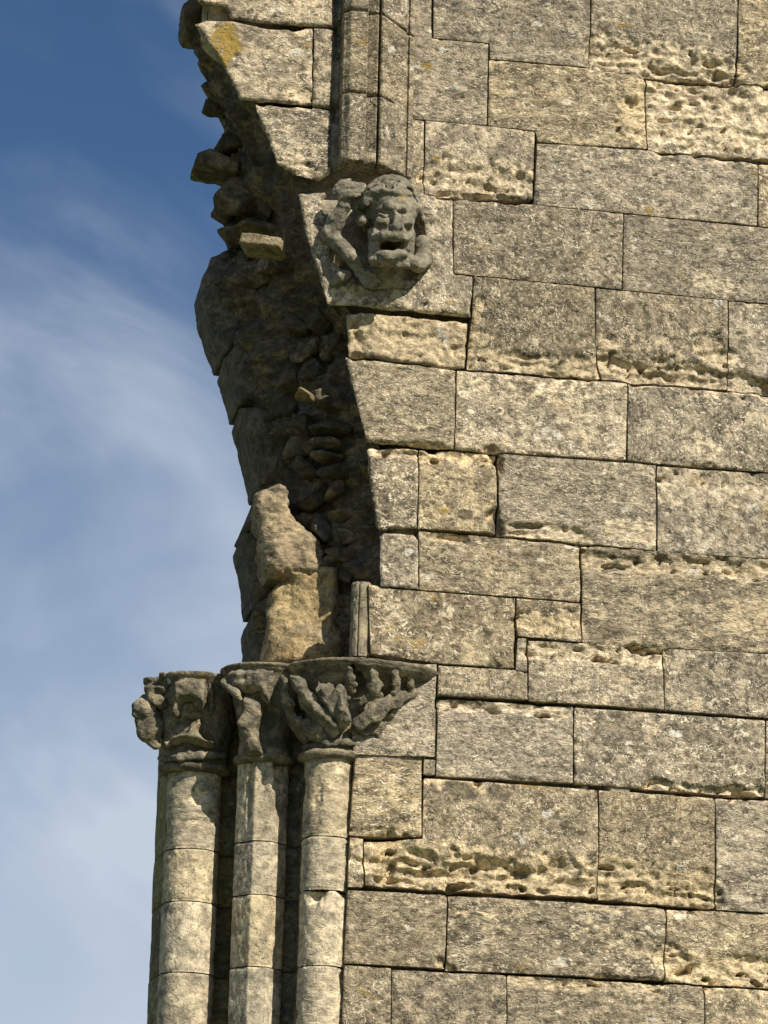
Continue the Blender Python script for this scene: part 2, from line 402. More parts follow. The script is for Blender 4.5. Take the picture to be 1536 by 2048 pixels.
# extra cream, white lichen, ochre lichen, dark stain: (kind, u1, v1, u2, v2, half width, amount)
MARK = [
    ('cream', 880, 340, 1040, 355, 30, .8), ('cream', 1200, 95, 1440, 120, 30, .6), ('cream', 1310, 220, 1560, 250, 80, .9), ('cream', 1090, 300, 1250, 320, 16, .4),
    ('cream', 705, 650, 900, 670, 48, .9), ('cream', 1340, 985, 1560, 1000, 30, .7), ('cream', 1230, 1060, 1300, 1070, 28, .8), ('cream', 1070, 1250, 1150, 1260, 22, .8),
    ('cream', 1060, 1300, 1320, 1315, 18, .8), ('cream', 1480, 1240, 1560, 1220, 40, .7), ('cream', 740, 1710, 1180, 1760, 45, .9), ('cream', 1210, 1740, 1410, 1770, 36, .8),
    ('cream', 1340, 1930, 1600, 1955, 34, .8), ('cream', 860, 1340, 960, 1380, 20, .2), ('cream', 560, 300, 640, 330, 30, .5), ('cream', 1225, 680, 1440, 720, 40, .35),
    ('cream', 900, 1810, 1000, 1850, 30, .35), ('cream', 1160, 1860, 1310, 1900, 40, .35), ('cream', 1400, 560, 1450, 575, 22, .6), ('cream', 850, 1190, 1140, 1195, 20, .3),
    ('cream', 950, 770, 1160, 790, 30, .4), ('cream', 1380, 880, 1420, 900, 30, .5),
    ('white', 1080, 855, 1130, 890, 22, .6), ('white', 880, 100, 900, 100, 6, .9), ('white', 910, 170, 915, 175, 6, .9), ('white', 1180, 410, 1184, 412, 7, .9), ('white', 1225, 1165, 1230, 1168, 8, .7), ('white', 1290, 1155, 1300, 1160, 8, .6),
    ('white', 1170, 1460, 1290, 1500, 22, .45), ('white', 1345, 1465, 1360, 1470, 10, .9), ('white', 540, 25, 560, 25, 12, .6), ('white', 795, 50, 805, 60, 8, .8), ('white', 790, 320, 800, 320, 8, .7),
    ('white', 1210, 640, 1230, 650, 12, .5), ('white', 880, 660, 890, 680, 16, .7), ('white', 1465, 408, 1468, 410, 5, .9), ('white', 720, 760, 800, 840, 40, .35), ('white', 1030, 1670, 1035, 1670, 9, .7), ('white', 1080, 1850, 1100, 1850, 8, .5),
    ('ochre', 450, 65, 462, 95, 26, .9), ('ochre', 430, 80, 445, 125, 18, .6), ('ochre', 852, 128, 856, 132, 8, .8), ('ochre', 870, 315, 878, 320, 7, .8), ('ochre', 1295, 420, 1300, 422, 8, .7), ('ochre', 1240, 52, 1260, 54, 8, .6),
    ('ochre', 800, 1265, 880, 1290, 30, .3), ('ochre', 870, 1200, 880, 1205, 9, .6), ('ochre', 900, 610, 930, 618, 14, .4), ('ochre', 880, 1010, 900, 1020, 20, .3), ('ochre', 1050, 1570, 1110, 1575, 9, .5),
    ('stain', 900, 1575, 940, 1585, 22, .7), ('stain', 985, 1580, 1010, 1590, 18, .7), ('stain', 770, 1035, 800, 1040, 14, .5), ('stain', 925, 1028, 935, 1030, 12, .8), ('stain', 990, 1045, 1000, 1060, 18, .8), ('stain', 880, 1395, 980, 1400, 14, .7), ('stain', 1000, 1400, 1140, 1412, 10, .5),
    ('stain', 1170, 1105, 1320, 1125, 14, .5), ('stain', 1380, 175, 1460, 180, 26, .5), ('stain', 1420, 310, 1500, 312, 14, .5), ('stain', 1340, 950, 1500, 965, 14, .4), ('stain', 900, 1510, 905, 1512, 16, .35), ('stain', 1100, 70, 1120, 80, 20, .25), ('stain', 960, 280, 1060, 290, 14, .3), ('stain', 1210, 600, 1440, 610, 22, .25),
    ('stain', 720, 1800, 880, 1810, 16, .2), ('stain', 830, 1240, 1000, 1260, 40, .15), ('stain', 860, 60, 1000, 20, 30, .2),
]
def seg_dist(u, v, a):
    u1, v1, u2, v2 = a
    du, dv = u2 - u1, v2 - v1
    t = np.clip(((u - u1) * du + (v - v1) * dv) / (du * du + dv * dv + 1e-6), 0, 1)
    return np.hypot(u - u1 - t * du, v - v1 - t * dv)
def weather(x, z, u, v):
    """erosion depth and stain masks at points of the wall's face"""
    e = np.zeros_like(x); cream = np.zeros_like(x)
    wob = fbm(x, z, None, 22, 3)
    wx_ = x + 0.030 * fbm(x, z, None, 18, 2); wz_ = z + 0.030 * fbm(x + 9, z, None, 18, 2)
    ridge = 1 - np.abs(2 * vnoise(wx_ * 10 + 3, wz_ * 30 + 9) - 1)
    ridge2 = 1 - np.abs(2 * vnoise(wx_ * 26 + 13, wz_ * 62 + 1) - 1)
    pit = sstep(0.80, 0.90, vnoise(wx_ * 17 + 51, wz_ * 38 + 7)) * 1.4 + sstep(0.86, 0.93, vnoise(wx_ * 46 + 11, wz_ * 60 + 70)) * 0.7
    u0, u1, v0, v1 = u.min(), u.max(), v.min(), v.max()
    for (a, b, c, d, hw, dep, ps) in ERODE:
        if max(a, c) + 2 * hw < u0 or min(a, c) - 2 * hw > u1 or max(b, d) + 2 * hw < v0 or min(b, d) - 2 * hw > v1: continue
        s = sstep(1.35, 0.45, seg_dist(u, v, (a, b, c, d)) / hw + wob * 1.5)
        e = np.maximum(e, s * dep * (0.30 + 0.62 * (1 - ridge) + 0.20 * (1 - ridge2)) + ps * s * pit * 0.034)
        cream = np.maximum(cream, s * 0.75)
    A = {'cream': cream, 'white': np.zeros_like(x), 'ochre': np.zeros_like(x), 'stain': np.zeros_like(x)}
    for (k, a, b, c, d, hw, am) in MARK:
        if max(a, c) + 2 * hw < u0 or min(a, c) - 2 * hw > u1 or max(b, d) + 2 * hw < v0 or min(b, d) - 2 * hw > v1: continue
        s = sstep(1.5, 0.3, seg_dist(u, v, (a, b, c, d)) / hw) * am * (0.72 if k == 'white' else 1.0)
        A[k] = np.maximum(A[k], s)
    return e, A

def poly_sdf(x, z, pts):
    """signed distance (inside negative) and outward gradient"""
    d = np.full(x.shape, 1e9); gx = np.zeros_like(x); gz = np.zeros_like(x); ins = np.zeros(x.shape, bool)
    n = len(pts)
    for i in range(n):
        ax, az = pts[i]; bx, bz = pts[(i + 1) % n]
        ex, ez = bx - ax, bz - az
        t = np.clip(((x - ax) * ex + (z - az) * ez) / (ex * ex + ez * ez), 0, 1)
        qx = x - ax - t * ex; qz = z - az - t * ez
        dd = np.hypot(qx, qz); m = dd < d
        d = np.where(m, dd, d); gx = np.where(m, qx, gx); gz = np.where(m, qz, gz)
        c = ((az > z) != (bz > z)) & (x < (bx - ax) * (z - az) / (bz - az + 1e-12) + ax)
        ins ^= c
    l = np.maximum(np.hypot(gx, gz), 1e-9)
    sg = np.where(ins, -1, 1)
    return d * sg, gx / l * sg, gz / l * sg

_bk = [0]
def block(name, px, parent, mat, y=0.0, thick=0.14, h=0.0055, rag=0.0014, rnd=0.0018, rough=0.0026, slant=(0.0, 0.0), extra=None, proud=None, big=0.0, tuck=1.0):
    """one dressed stone: its face is the traced outline on the plane at depth y, worn, with real sides"""
    _bk[0] += 1; sd = _bk[0] * 7.13
    w3 = [P(a, b, y) for a, b in px]
    pts = [(q[0], q[2]) for q in w3]
    xs = [p[0] for p in pts]; zs = [p[1] for p in pts]
    nx = int((max(xs) - min(xs)) / h) + 4; nz = int((max(zs) - min(zs)) / h) + 4
    X, Z = np.meshgrid(min(xs) - h + h * np.arange(nx), min(zs) - h + h * np.arange(nz), indexing='ij')
    d, gx, gz = poly_sdf(X, Z, pts)
    d = d + rag * 2 * fbm(X + sd, Z, None, 24, 4, 0.6) - 0.0004
    cx = (d[:-1, :-1] + d[1:, :-1] + d[:-1, 1:] + d[1:, 1:]) / 4
    keep = cx < 0
    vid = np.arange(nx * nz).reshape(nx, nz)
    q = np.stack([vid[:-1, :-1][keep], vid[1:, :-1][keep], vid[1:, 1:][keep], vid[:-1, 1:][keep]], 1)
    cnt = np.zeros(nx * nz, int); np.add.at(cnt, q.ravel(), 1)
    bound = ((cnt > 0) & (cnt < 4)).reshape(nx, nz)
    X = np.where(bound, X - np.clip(d, -h, h) * gx, X); Z = np.where(bound, Z - np.clip(d, -h, h) * gz, Z)
    used = np.unique(q); remap = -np.ones(nx * nz, int); remap[used] = np.arange(len(used)); q = remap[q]
    x = X.ravel()[used]; z = Z.ravel()[used]; dd = -np.where(bound, 0, d).ravel()[used]
    if proud is None: proud = (vnoise(np.array([sd]), np.array([2.2]))[0] - 0.5) * 0.006
    cxm, czm = np.mean(xs), np.mean(zs)
    tx, tz = [(vnoise(np.array([sd + 3]), np.array([k]))[0] - 0.5) * 0.009 for k in (9.1, 4.4)]
    u, v = PX(x, np.full_like(x, y), z)
    er, A = weather(x, z, u, v) if y < 0.02 else (np.zeros_like(x), {})
    r = rnd * (0.5 + 1.4 * vnoise(x * 16 + sd, z * 16))
    t = np.clip(1 - dd / r, 0, 1)
    edge = r * (1 - np.sqrt(np.maximum(1 - t * t, 0)))
    chip = sstep(0.70, 0.88, vnoise(x * 14 + sd * 2, z * 14)) * sstep(0.018, 0.0, dd) * 0.008
    yy = y - proud + tx * (x - cxm) + tz * (z - czm) + er + edge + chip
    yy = yy + rough * 2 * fbm(x + sd, z, None, 9, 3) + rough * 1.1 * fbm(x, z + sd, None, 55, 3, 0.6)
    if big: yy = yy + big * 2 * fbm(x + sd, z, None, 5, 4)
    pk = sstep(0.80, 0.9, vnoise(x * 60 + sd, z * 66)) * 0.006; yy = yy + pk
    yy = yy + slant[0] * (x - cxm) + slant[1] * (z - czm)
    if extra is not None: yy = yy + extra(x, z, u, v)
    front = np.stack([x, yy, z], 1)
    # sides
    e = np.concatenate([q[:, [0, 1]], q[:, [1, 2]], q[:, [2, 3]], q[:, [3, 0]]])
    key = np.sort(e, 1); k1 = key[:, 0].astype(np.int64) * len(x) + key[:, 1]
    _, inv, c = np.unique(k1, return_inverse=True, return_counts=True)
    be = e[c[inv] == 1]
    bv = np.unique(be); m2 = -np.ones(len(x), int)
    rings = [front]; F = [q]; prev = np.arange(len(x)); base = len(x)
    nl = 1 if thick <= 0.15 else 6
    for k in range(0, nl + 1):
        f = k / nl
        ring = front[bv].copy()
        back = y + thick
        ring[:, 1] = ring[:, 1] * (1 - f) + back * f
        if nl > 1:
            nn = (0.5 + fbm(ring[:, 0] + sd, ring[:, 1], ring[:, 2], 14, 3)) * 0.035 * min(1, f * 2.5) * tuck + 0.05 * f * tuck
            ox = cxm - ring[:, 0]; oz = czm - ring[:, 2]; ol = np.hypot(ox, oz) + 1e-6
            ring[:, 0] += nn * ox / ol; ring[:, 2] += nn * oz / ol
        new = -np.ones(len(x), int); new[bv] = base + np.arange(len(bv)); base += len(bv)
        if k > 0: F.append(np.stack([prev[be[:, 1]], prev[be[:, 0]], new[be[:, 0]], new[be[:, 1]]], 1))
        prev = new; rings.append(ring)
    V = np.concatenate(rings)
    att = {}
    for k, a in A.items(): att[k] = np.concatenate([a] + [a[bv] * 0.6] * (len(rings) - 1))
    c0 = np.array([cxm, y + thick / 2, czm])
    return mesh_obj(name, V, np.concatenate(F), mat, parent, c0, True, att)

# ------------------------------------------------------------------ ground
gx = 400.0
g = bpy.data.materials.new('mown_grass'); g.use_nodes = True
gt = g.node_tree; gb = gt.nodes['Principled BSDF']; gb.inputs['Roughness'].default_value = 0.95
gn = N(gt, 'ShaderNodeTexNoise', Scale=1.2, Detail=8.0); gr = N(gt, 'ShaderNodeValToRGB')
gr.color_ramp.elements[0].color = (0.045, 0.075, 0.02, 1); gr.color_ramp.elements[1].color = (0.12, 0.14, 0.05, 1)
gtc = N(gt, 'ShaderNodeTexCoord'); L(gt, gtc.outputs['Object'], gn.inputs['Vector']); L(gt, gn.outputs['Fac'], gr.inputs[0]); L(gt, gr.outputs[0], gb.inputs['Base Color'])
n_ = 41; ax = np.sign(np.linspace(-1, 1, n_)) * np.abs(np.linspace(-1, 1, n_)) ** 2 * gx
GX, GY = np.meshgrid(ax, ax, indexing='ij')
vid = np.arange(n_ * n_).reshape(n_, n_)
gq = np.stack([vid[:-1, :-1].ravel(), vid[1:, :-1].ravel(), vid[1:, 1:].ravel(), vid[:-1, 1:].ravel()], 1)
ground = mesh_obj('ground', np.stack([GX.ravel(), GY.ravel(), 0 * GX.ravel() + 0.03 * vnoise(GX.ravel(), GY.ravel()) - 0.03], 1), gq, g, None, (0, 0, 0))
ground['kind'] = 'structure'

# ------------------------------------------------------------------ the wall
wall = thing('ruined_wall', 'tall ruined wall of weathered grey and cream limestone ashlar, right of the broken arch', 'wall', (1.2, 0.5, 0.0))
W = 2000
WALL_BLOCKS = [
    [(822, -30), (864, -30), (863, 77), (976, 88), (974, 249), (820, 236)],
    [(868, -30), (1181, -30), (1179, 133), (981, 116), (980, 85), (868, 75)],
    [(1185, -30), (1476, -30), (1472, 163), (1292, 149), (1182, 135)],
    [(1480, -30), (W, -30), (W, 205), (1476, 166)],
    [(979, 120), (1180, 137), (1290, 150), (1294, 297), (1077, 283), (1071, 261), (978, 250)],
    [(1295, 157), (1600, 178), (1600, 322), (1297, 300)],
    [(1604, 180), (W, 208), (W, 352), (1604, 322)],
    [(818, 238), (848, 241), (847, 388), (815, 386)],
    [(852, 241), (974, 252), (1069, 264), (1065, 396), (850, 388)],
    [(1075, 286), (1294, 301), (1516, 327), (1514, 450), (1070, 408)],
    [(1519, 328), (W, 362), (W, 492), (1518, 452)],
    [(908, 396), (1070, 410), (1246, 428), (1243, 579), (1190, 573), (909, 546)],
    [(1249, 429), (1600, 463), (1600, 612), (1246, 580)],
    [(1604, 464), (W, 496), (W, 650), (1604, 613)],
    [(948, 552), (1189, 576), (1190, 690), (1202, 756), (934, 738), (946, 634)],
    [(1193, 577), (1455, 601), (1456, 776), (1208, 757), (1193, 690)],
    [(1459, 602), (W, 653), (W, 828), (1459, 777)],
    [(915, 741), (1255, 766), (1252, 919), (912, 897)],
    [(1258, 767), (1600, 793), (1600, 949), (1256, 920)],
    [(1604, 794), (W, 832), (W, 985), (1604, 950)],
    [(841, 897), (994, 907), (993, 1064), (837, 1056)],
    [(1000, 908), (1312, 930), (1312, 1101), (998, 1067)],
    [(1316, 931), (1600, 953), (1600, 1120), (1316, 1103)],
    [(1604, 954), (W, 989), (W, 1145), (1604, 1121)],
    [(839, 1062), (1160, 1090), (1161, 1202), (840, 1178)],
    [(1165, 1091), (1600, 1123), (1600, 1309), (1166, 1287)],
    [(1604, 1124), (W, 1149), (W, 1330), (1604, 1310)],
    [(738, 1168), (756, 1171), (764, 1177), (1030, 1197), (1028, 1335), (872, 1325), (742, 1306)],
    [(1034, 1197), (1160, 1207), (1163, 1283), (1036, 1271)],
    [(1036, 1276), (1053, 1278), (1054, 1343), (1032, 1340)],
    [(878, 1331), (1028, 1340), (1055, 1346), (1055, 1398), (876, 1389)],
    [(1058, 1280), (1163, 1287), (1325, 1297), (1328, 1418), (1058, 1400)],
    [(1328, 1297), (1600, 1312), (1600, 1440), (1331, 1419)],
    [(1604, 1313), (W, 1333), (W, 1465), (1604, 1441)],
    [(877, 1396), (1146, 1414), (1146, 1565), (873, 1551)],
    [(1150, 1415), (1530, 1441), (1529, 1592), (1150, 1567)],
    [(1533, 1442), (W, 1468), (W, 1622), (1532, 1595)],
    [(712, 1516), (843, 1521), (843, 1673), (700, 1669)],
    [(849, 1519), (871, 1520), (870, 1549), (848, 1547)],
    [(848, 1556), (1195, 1580), (1197, 1794), (731, 1770), (731, 1682), (846, 1678)],
    [(701, 1674), (728, 1676), (727, 1774), (697, 1773)],
    [(1199, 1581), (1429, 1595), (1430, 1816), (1199, 1797)],
    [(1433, 1596), (W, 1625), (W, 1850), (1434, 1819)],
    [(697, 1780), (894, 1790), (890, 1936), (690, 1925)],
    [(898, 1791), (1332, 1816), (1328, 1960), (894, 1939)],
    [(1336, 1818), (1600, 1830), (1600, 1978), (1332, 1963)],
    [(1604, 1831), (W, 1853), (W, 2005), (1604, 1979)],
    [(690, 1931), (782, 1937), (780, 2120), (683, 2115)],
    [(785, 1940), (1013, 1951), (1012, 2130), (783, 2120)],
    [(1016, 1951), (1408, 1972), (1408, 2142), (1015, 2130)],
    [(1412, 1973), (W, 2008), (W, 2180), (1411, 2143)],
    [(681, 2120), (1060, 2136), (1060, 2310), (674, 2300)],
    [(1064, 2137), (1600, 2160), (1600, 2330), (1064, 2311)],
    [(760, -200), (1060, -200), (1060, -34), (822, -34)],
    [(1064, -200), (1560, -180), (1560, -34), (1064, -34)],
    [(1564, -180), (W, -150), (W, -34), (1564, -34)],
]
for p in WALL_BLOCKS:
    block('stone_block', p, wall, MAT_WALL)
# stones at the broken edge: thick sides show
SOFT = dict(rag=0.003, rnd=0.008)
for p in [
    [(330, -200), (665, -200), (668, -30), (668, 52), (628, 50), (520, 44), (462, 34), (450, 10), (395, 2), (392, -40)],
    [(391, 47), (413, 40), (464, 41), (522, 55), (588, 60), (610, 55), (626, 56), (624, 208), (511, 200), (480, 197), (460, 153), (427, 98)],
    [(629, 57), (668, 58), (664, 216), (626, 211)],
    [(513, 207), (624, 213), (664, 220), (660, 346), (643, 354), (610, 352), (555, 325), (533, 262), (515, 219)],
]:
    block('stone_block', p, wall, MAT_WALL, thick=0.22, **SOFT)
for p, m, r in [
    ([(697, 624), (720, 622), (938, 642), (931, 735), (912, 736), (700, 708)], MAT_TAN, 0.03),
    ([(692, 714), (911, 740), (908, 897), (735, 881)], MAT_WALL, 0.014),
    ([(738, 892), (838, 896), (834, 1055), (757, 1060), (744, 980)], MAT_WALL, 0.02),
    ([(760, 1072), (770, 1066), (828, 1068), (837, 1080), (838, 1178), (762, 1172)], MAT_WALL, 0.022),
]:
    block('stone_block', p, wall, m, thick=0.22, rag=0.004, rnd=r * 0.35)

# mortar core behind the face
def sheet(name, X, Y, Z, mat, parent, attrs=None, flip=False):
    n, m = X.shape; vid = np.arange(n * m).reshape(n, m)
    q = np.stack([vid[:-1, :-1].ravel(), vid[1:, :-1].ravel(), vid[1:, 1:].ravel(), vid[:-1, 1:].ravel()], 1)
    if flip: q = q[:, ::-1]
    return mesh_obj(name, np.stack([X.ravel(), Y.ravel(), Z.ravel()], 1), np.ascontiguousarray(q), mat, parent, None, True, attrs)
XL = P(700, 1700)[0] + 0.02
def edge_curve(pts, y):
    q = np.array([P(a, b, y) for a, b in pts]); i = np.argsort(q[:, 2]); return q[i, 2], q[i, 0]
FRONT = [(330, -200), (392, -40), (392, 47), (428, 98), (460, 153), (485, 197), (513, 207), (533, 262), (555, 325), (596, 350), (598, 385), (611, 458), (628, 513), (658, 603), (697, 622), (696, 705), (694, 714), (735, 882), (738, 890), (745, 980), (757, 1060), (760, 1072), (762, 1180), (762, 1330), (745, 1345)]
BACK = [(330, -200), (395, -40), (402, 20), (410, 90), (430, 150), (430, 200), (436, 235), (458, 265), (442, 300), (440, 355), (442, 400), (445, 450), (455, 480), (440, 520), (425, 560), (425, 600), (440, 650), (455, 700), (475, 760), (498, 850), (506, 880), (505, 890), (524, 960), (522, 1000), (505, 1048), (505, 1110), (514, 1200), (511, 1230), (511, 1325), (511, 1360)]
fz, fx = edge_curve(FRONT, 0.0)
bz, bx = edge_curve(BACK, 0.56)
zt = P(768, -200)[2]; zcap = P(640, 1318, 0.1)[2]
zs = np.arange(0.0, zt, 0.014); xs = np.linspace(0, 1, 220)
xr = P(W, 1000)[0]
Zs, Ts = np.meshgrid(zs, xs, indexing='ij')
xl = np.where(zs < zcap, XL + 0.0, np.interp(zs, fz, fx) + 0.03)[:, None]
Xs = xl + (xr - xl) * Ts
OPEN = [(740, 888, 1252, 922), (960, 551, 1190, 576), (1190, 576, 1536, 606), (980, 118, 1290, 151), (979, 88, 976, 250), (865, 0, 865, 77), (865, 77, 978, 88), (874, 1330, 870, 1550), (870, 1550, 1120, 1567),
    (760, 1174, 1160, 1204), (1162, 1092, 1162, 1205), (1148, 1415, 1148, 1566), (847, 1555, 845, 1678), (700, 1672, 845, 1676), (690, 1777, 730, 1778), (895, 1792, 891, 1936), (688, 1927, 890, 1937), (893, 1938, 1330, 1962), (1300, 1962, 1340, 1966),
    (875, 1393, 1057, 1401), (1057, 1401, 1600, 1442), (1031, 1195, 1029, 1336), (1182, 0, 1181, 134), (1479, 0, 1474, 165), (1474, 165, 1540, 170), (850, 240, 849, 380), (1456, 640, 1457, 776), (1257, 766, 1255, 850), (997, 906, 997, 960), (757, 1063, 1000, 1068), (1315, 1103, 1600, 1122), (838, 238, 976, 251), (976, 251, 1070, 263),
    (783, 1940, 782, 2048), (1432, 1740, 1432, 1818), (1200, 1288, 1600, 1310), (1130, 412, 1514, 452), (1198, 1580, 1198, 1660), (1334, 1890, 1330, 1962), (756, 1308, 1030, 1337), (1057, 1346, 1057, 1400), (600, 362, 850, 362), (640, 372, 800, 376), (600, 352, 680, 365), (395, 20, 470, 30), (627, 54, 625, 208), (500, 203, 664, 218), (465, 38, 668, 55), (690, 712, 912, 739), (696, 622, 945, 640)]
Uu, Vv = PX(Xs, 0 * Xs, Zs)
er_, A_ = weather(Xs, Zs, Uu, Vv)
op = np.zeros_like(Xs)
for o_ in OPEN: op = np.maximum(op, sstep(26, 12, seg_dist(Uu, Vv, o_)))
for k_ in range(3):                                    # keep clear of the eroded hollows
    e2 = er_.copy()
    e2[1:] = np.maximum(e2[1:], er_[:-1]); e2[:-1] = np.maximum(e2[:-1], er_[1:]); e2[:, 1:] = np.maximum(e2[:, 1:], er_[:, :-1]); e2[:, :-1] = np.maximum(e2[:, :-1], er_[:, 1:]); er_ = e2
Ys = 0.0085 + 0.010 * vnoise(Xs * 7, Zs * 9) * 1.0 + 0.05 * op + er_ * 1.3 + 0.03 * sstep(0.0, 0.004, er_) + 0.03 * sstep(0.62, 0.75, vnoise(Xs * 3 + 8, Zs * 4))
sheet('mortar_core', Xs, Ys, Zs, MAT_CORE, wall, None, True)
# back and end faces of the wall so that it is solid
xb = np.interp(zs, bz, bx)
Yb = np.array([1.05, 1.05]); X2 = np.stack([np.where(zs < zcap, XL - 0.45, xb + 0.22), np.full_like(zs, xr)], 1)
sheet('wall_back', X2, np.full_like(X2, 1.05), np.stack([zs, zs], 1), MAT_WALL, wall, None, False)
E = np.array([[xr, 0.03], [xr, 1.05]])
sheet('wall_end', np.full((len(zs), 2), xr), np.tile([0.0, 1.05], (len(zs), 1)), np.stack([zs, zs], 1), MAT_CORE, wall, None, True)
xt = np.linspace(P(330, -200)[0], xr, 30)
sheet('wall_top', np.stack([xt, xt], 1), np.tile([0.0, 1.05], (30, 1)), np.full((30, 2), zt) + 0.02 * rng.random((30, 2)), MAT_CORE, wall, None, False)

# ------------------------------------------------------------------ broken arch: rubble core and the stumps of its inner orders
arch = thing('broken_arch', 'broken arch springing with dark exposed rubble core and torn stone stumps above the capitals', 'arch', P(600, 1325, 0.4))
zr = np.arange(zcap - 0.03, zt, 0.012)
xf = np.interp(zr, fz, fx); xk = np.interp(zr, bz, bx)
# smooth a little along height
def smooth(a, k=4):
    return np.convolve(np.pad(a, k, 'edge'), np.ones(2 * k + 1) / (2 * k + 1), 'valid')
xf = smooth(xf, 3); xk = smooth(xk, 3)
ctrl = [(0.0, xf + 0.05, 0.05), (0.12, xf + 0.03, 0.15), (0.30, xf * 0.93 + xk * 0.07, 0.225), (0.48, xf * 0.68 + xk * 0.32, 0.32), (0.66, xf * 0.3 + xk * 0.7, 0.43), (0.78, xk + 0.005, 0.56), (0.9, xk + 0.09, 0.8), (1.0, xk + 0.24, 1.05)]
tt = np.linspace(0, 1, 110)
cx_ = np.stack([c[1] for c in ctrl], 1); cy_ = np.array([c[2] for c in ctrl]); ct = np.array([c[0] for c in ctrl])
Xr = np.stack([np.interp(tt, ct, cx_[i]) for i in range(len(zr))]); Yr = np.tile(np.interp(tt, ct, cy_), (len(zr), 1)); Zr = np.tile(zr[:, None], (1, len(tt)))
nn = fbm(Xr, Yr, Zr, 9, 5, 0.6) * 0.16 * sstep(0.0, 0.2, np.tile(tt, (len(zr), 1)))
# ledgy, coursed rubble
led = (vnoise(Xr * 4 + 3, Yr * 4, Zr * 26) - 0.5) * 0.05 * sstep(0.05, 0.25, np.tile(tt, (len(zr), 1))) * sstep(0.95, 0.75, np.tile(tt, (len(zr), 1)))
Xr = Xr + (nn + led) * 0.75; Yr = Yr + (nn + led) * 0.75
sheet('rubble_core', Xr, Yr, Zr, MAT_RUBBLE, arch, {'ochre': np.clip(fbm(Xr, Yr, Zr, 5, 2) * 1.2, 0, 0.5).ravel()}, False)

# icosphere directions for rubble stones
import bmesh
def ico(sub):
    bm = bmesh.new(); bmesh.ops.create_icosphere(bm, subdivisions=sub, radius=1.0)
    v = np.array([x.co[:] for x in bm.verts]); f = np.array([[a.index for a in p.verts] for p in bm.faces]); bm.free(); return v, f
ICO = {3: ico(3), 4: ico(4)}
def rock(name, c, size, seed, mat, parent, rot=(0, 0, 0), sub=3, planes=9, attrs=None):
    rg = np.random.default_rng(seed)
    v, f = ICO[sub]
    nrm = rg.normal(size=(planes, 3)); nrm /= np.linalg.norm(nrm, axis=1)[:, None]
    nrm = np.concatenate([nrm, [[1, 0, 0], [-1, 0, 0], [0, 1, 0], [0, -1, 0], [0, 0, 1], [0, 0, -1]]])
    dd = np.concatenate([rg.uniform(0.5, 0.95, planes), np.ones(6) * rg.uniform(0.85, 1.0, 6)])
    t = np.maximum(v @ nrm.T, 0.05) / dd
    r = 1 / (np.sum(t ** 90, 1) ** (1 / 90))
    p = v * r[:, None]
    p = p * (1 + 0.07 * fbm(p[:, 0] + seed * 3.1, p[:, 1], p[:, 2], 2.0, 2, 0.6) + 0.07 * fbm(p[:, 0] + seed, p[:, 1], p[:, 2], 9.0, 3, 0.6))[:, None]
    p = p * np.asarray(size)
    from mathutils import Euler
    R_ = np.array(Euler(rot).to_matrix()); p = p @ R_.T
    return mesh_obj(name, p + np.asarray(c), f, mat, parent, c, True, {k: np.full(len(p), a) for k, a in (attrs or {}).items()})

S_ = 1 / 569.0
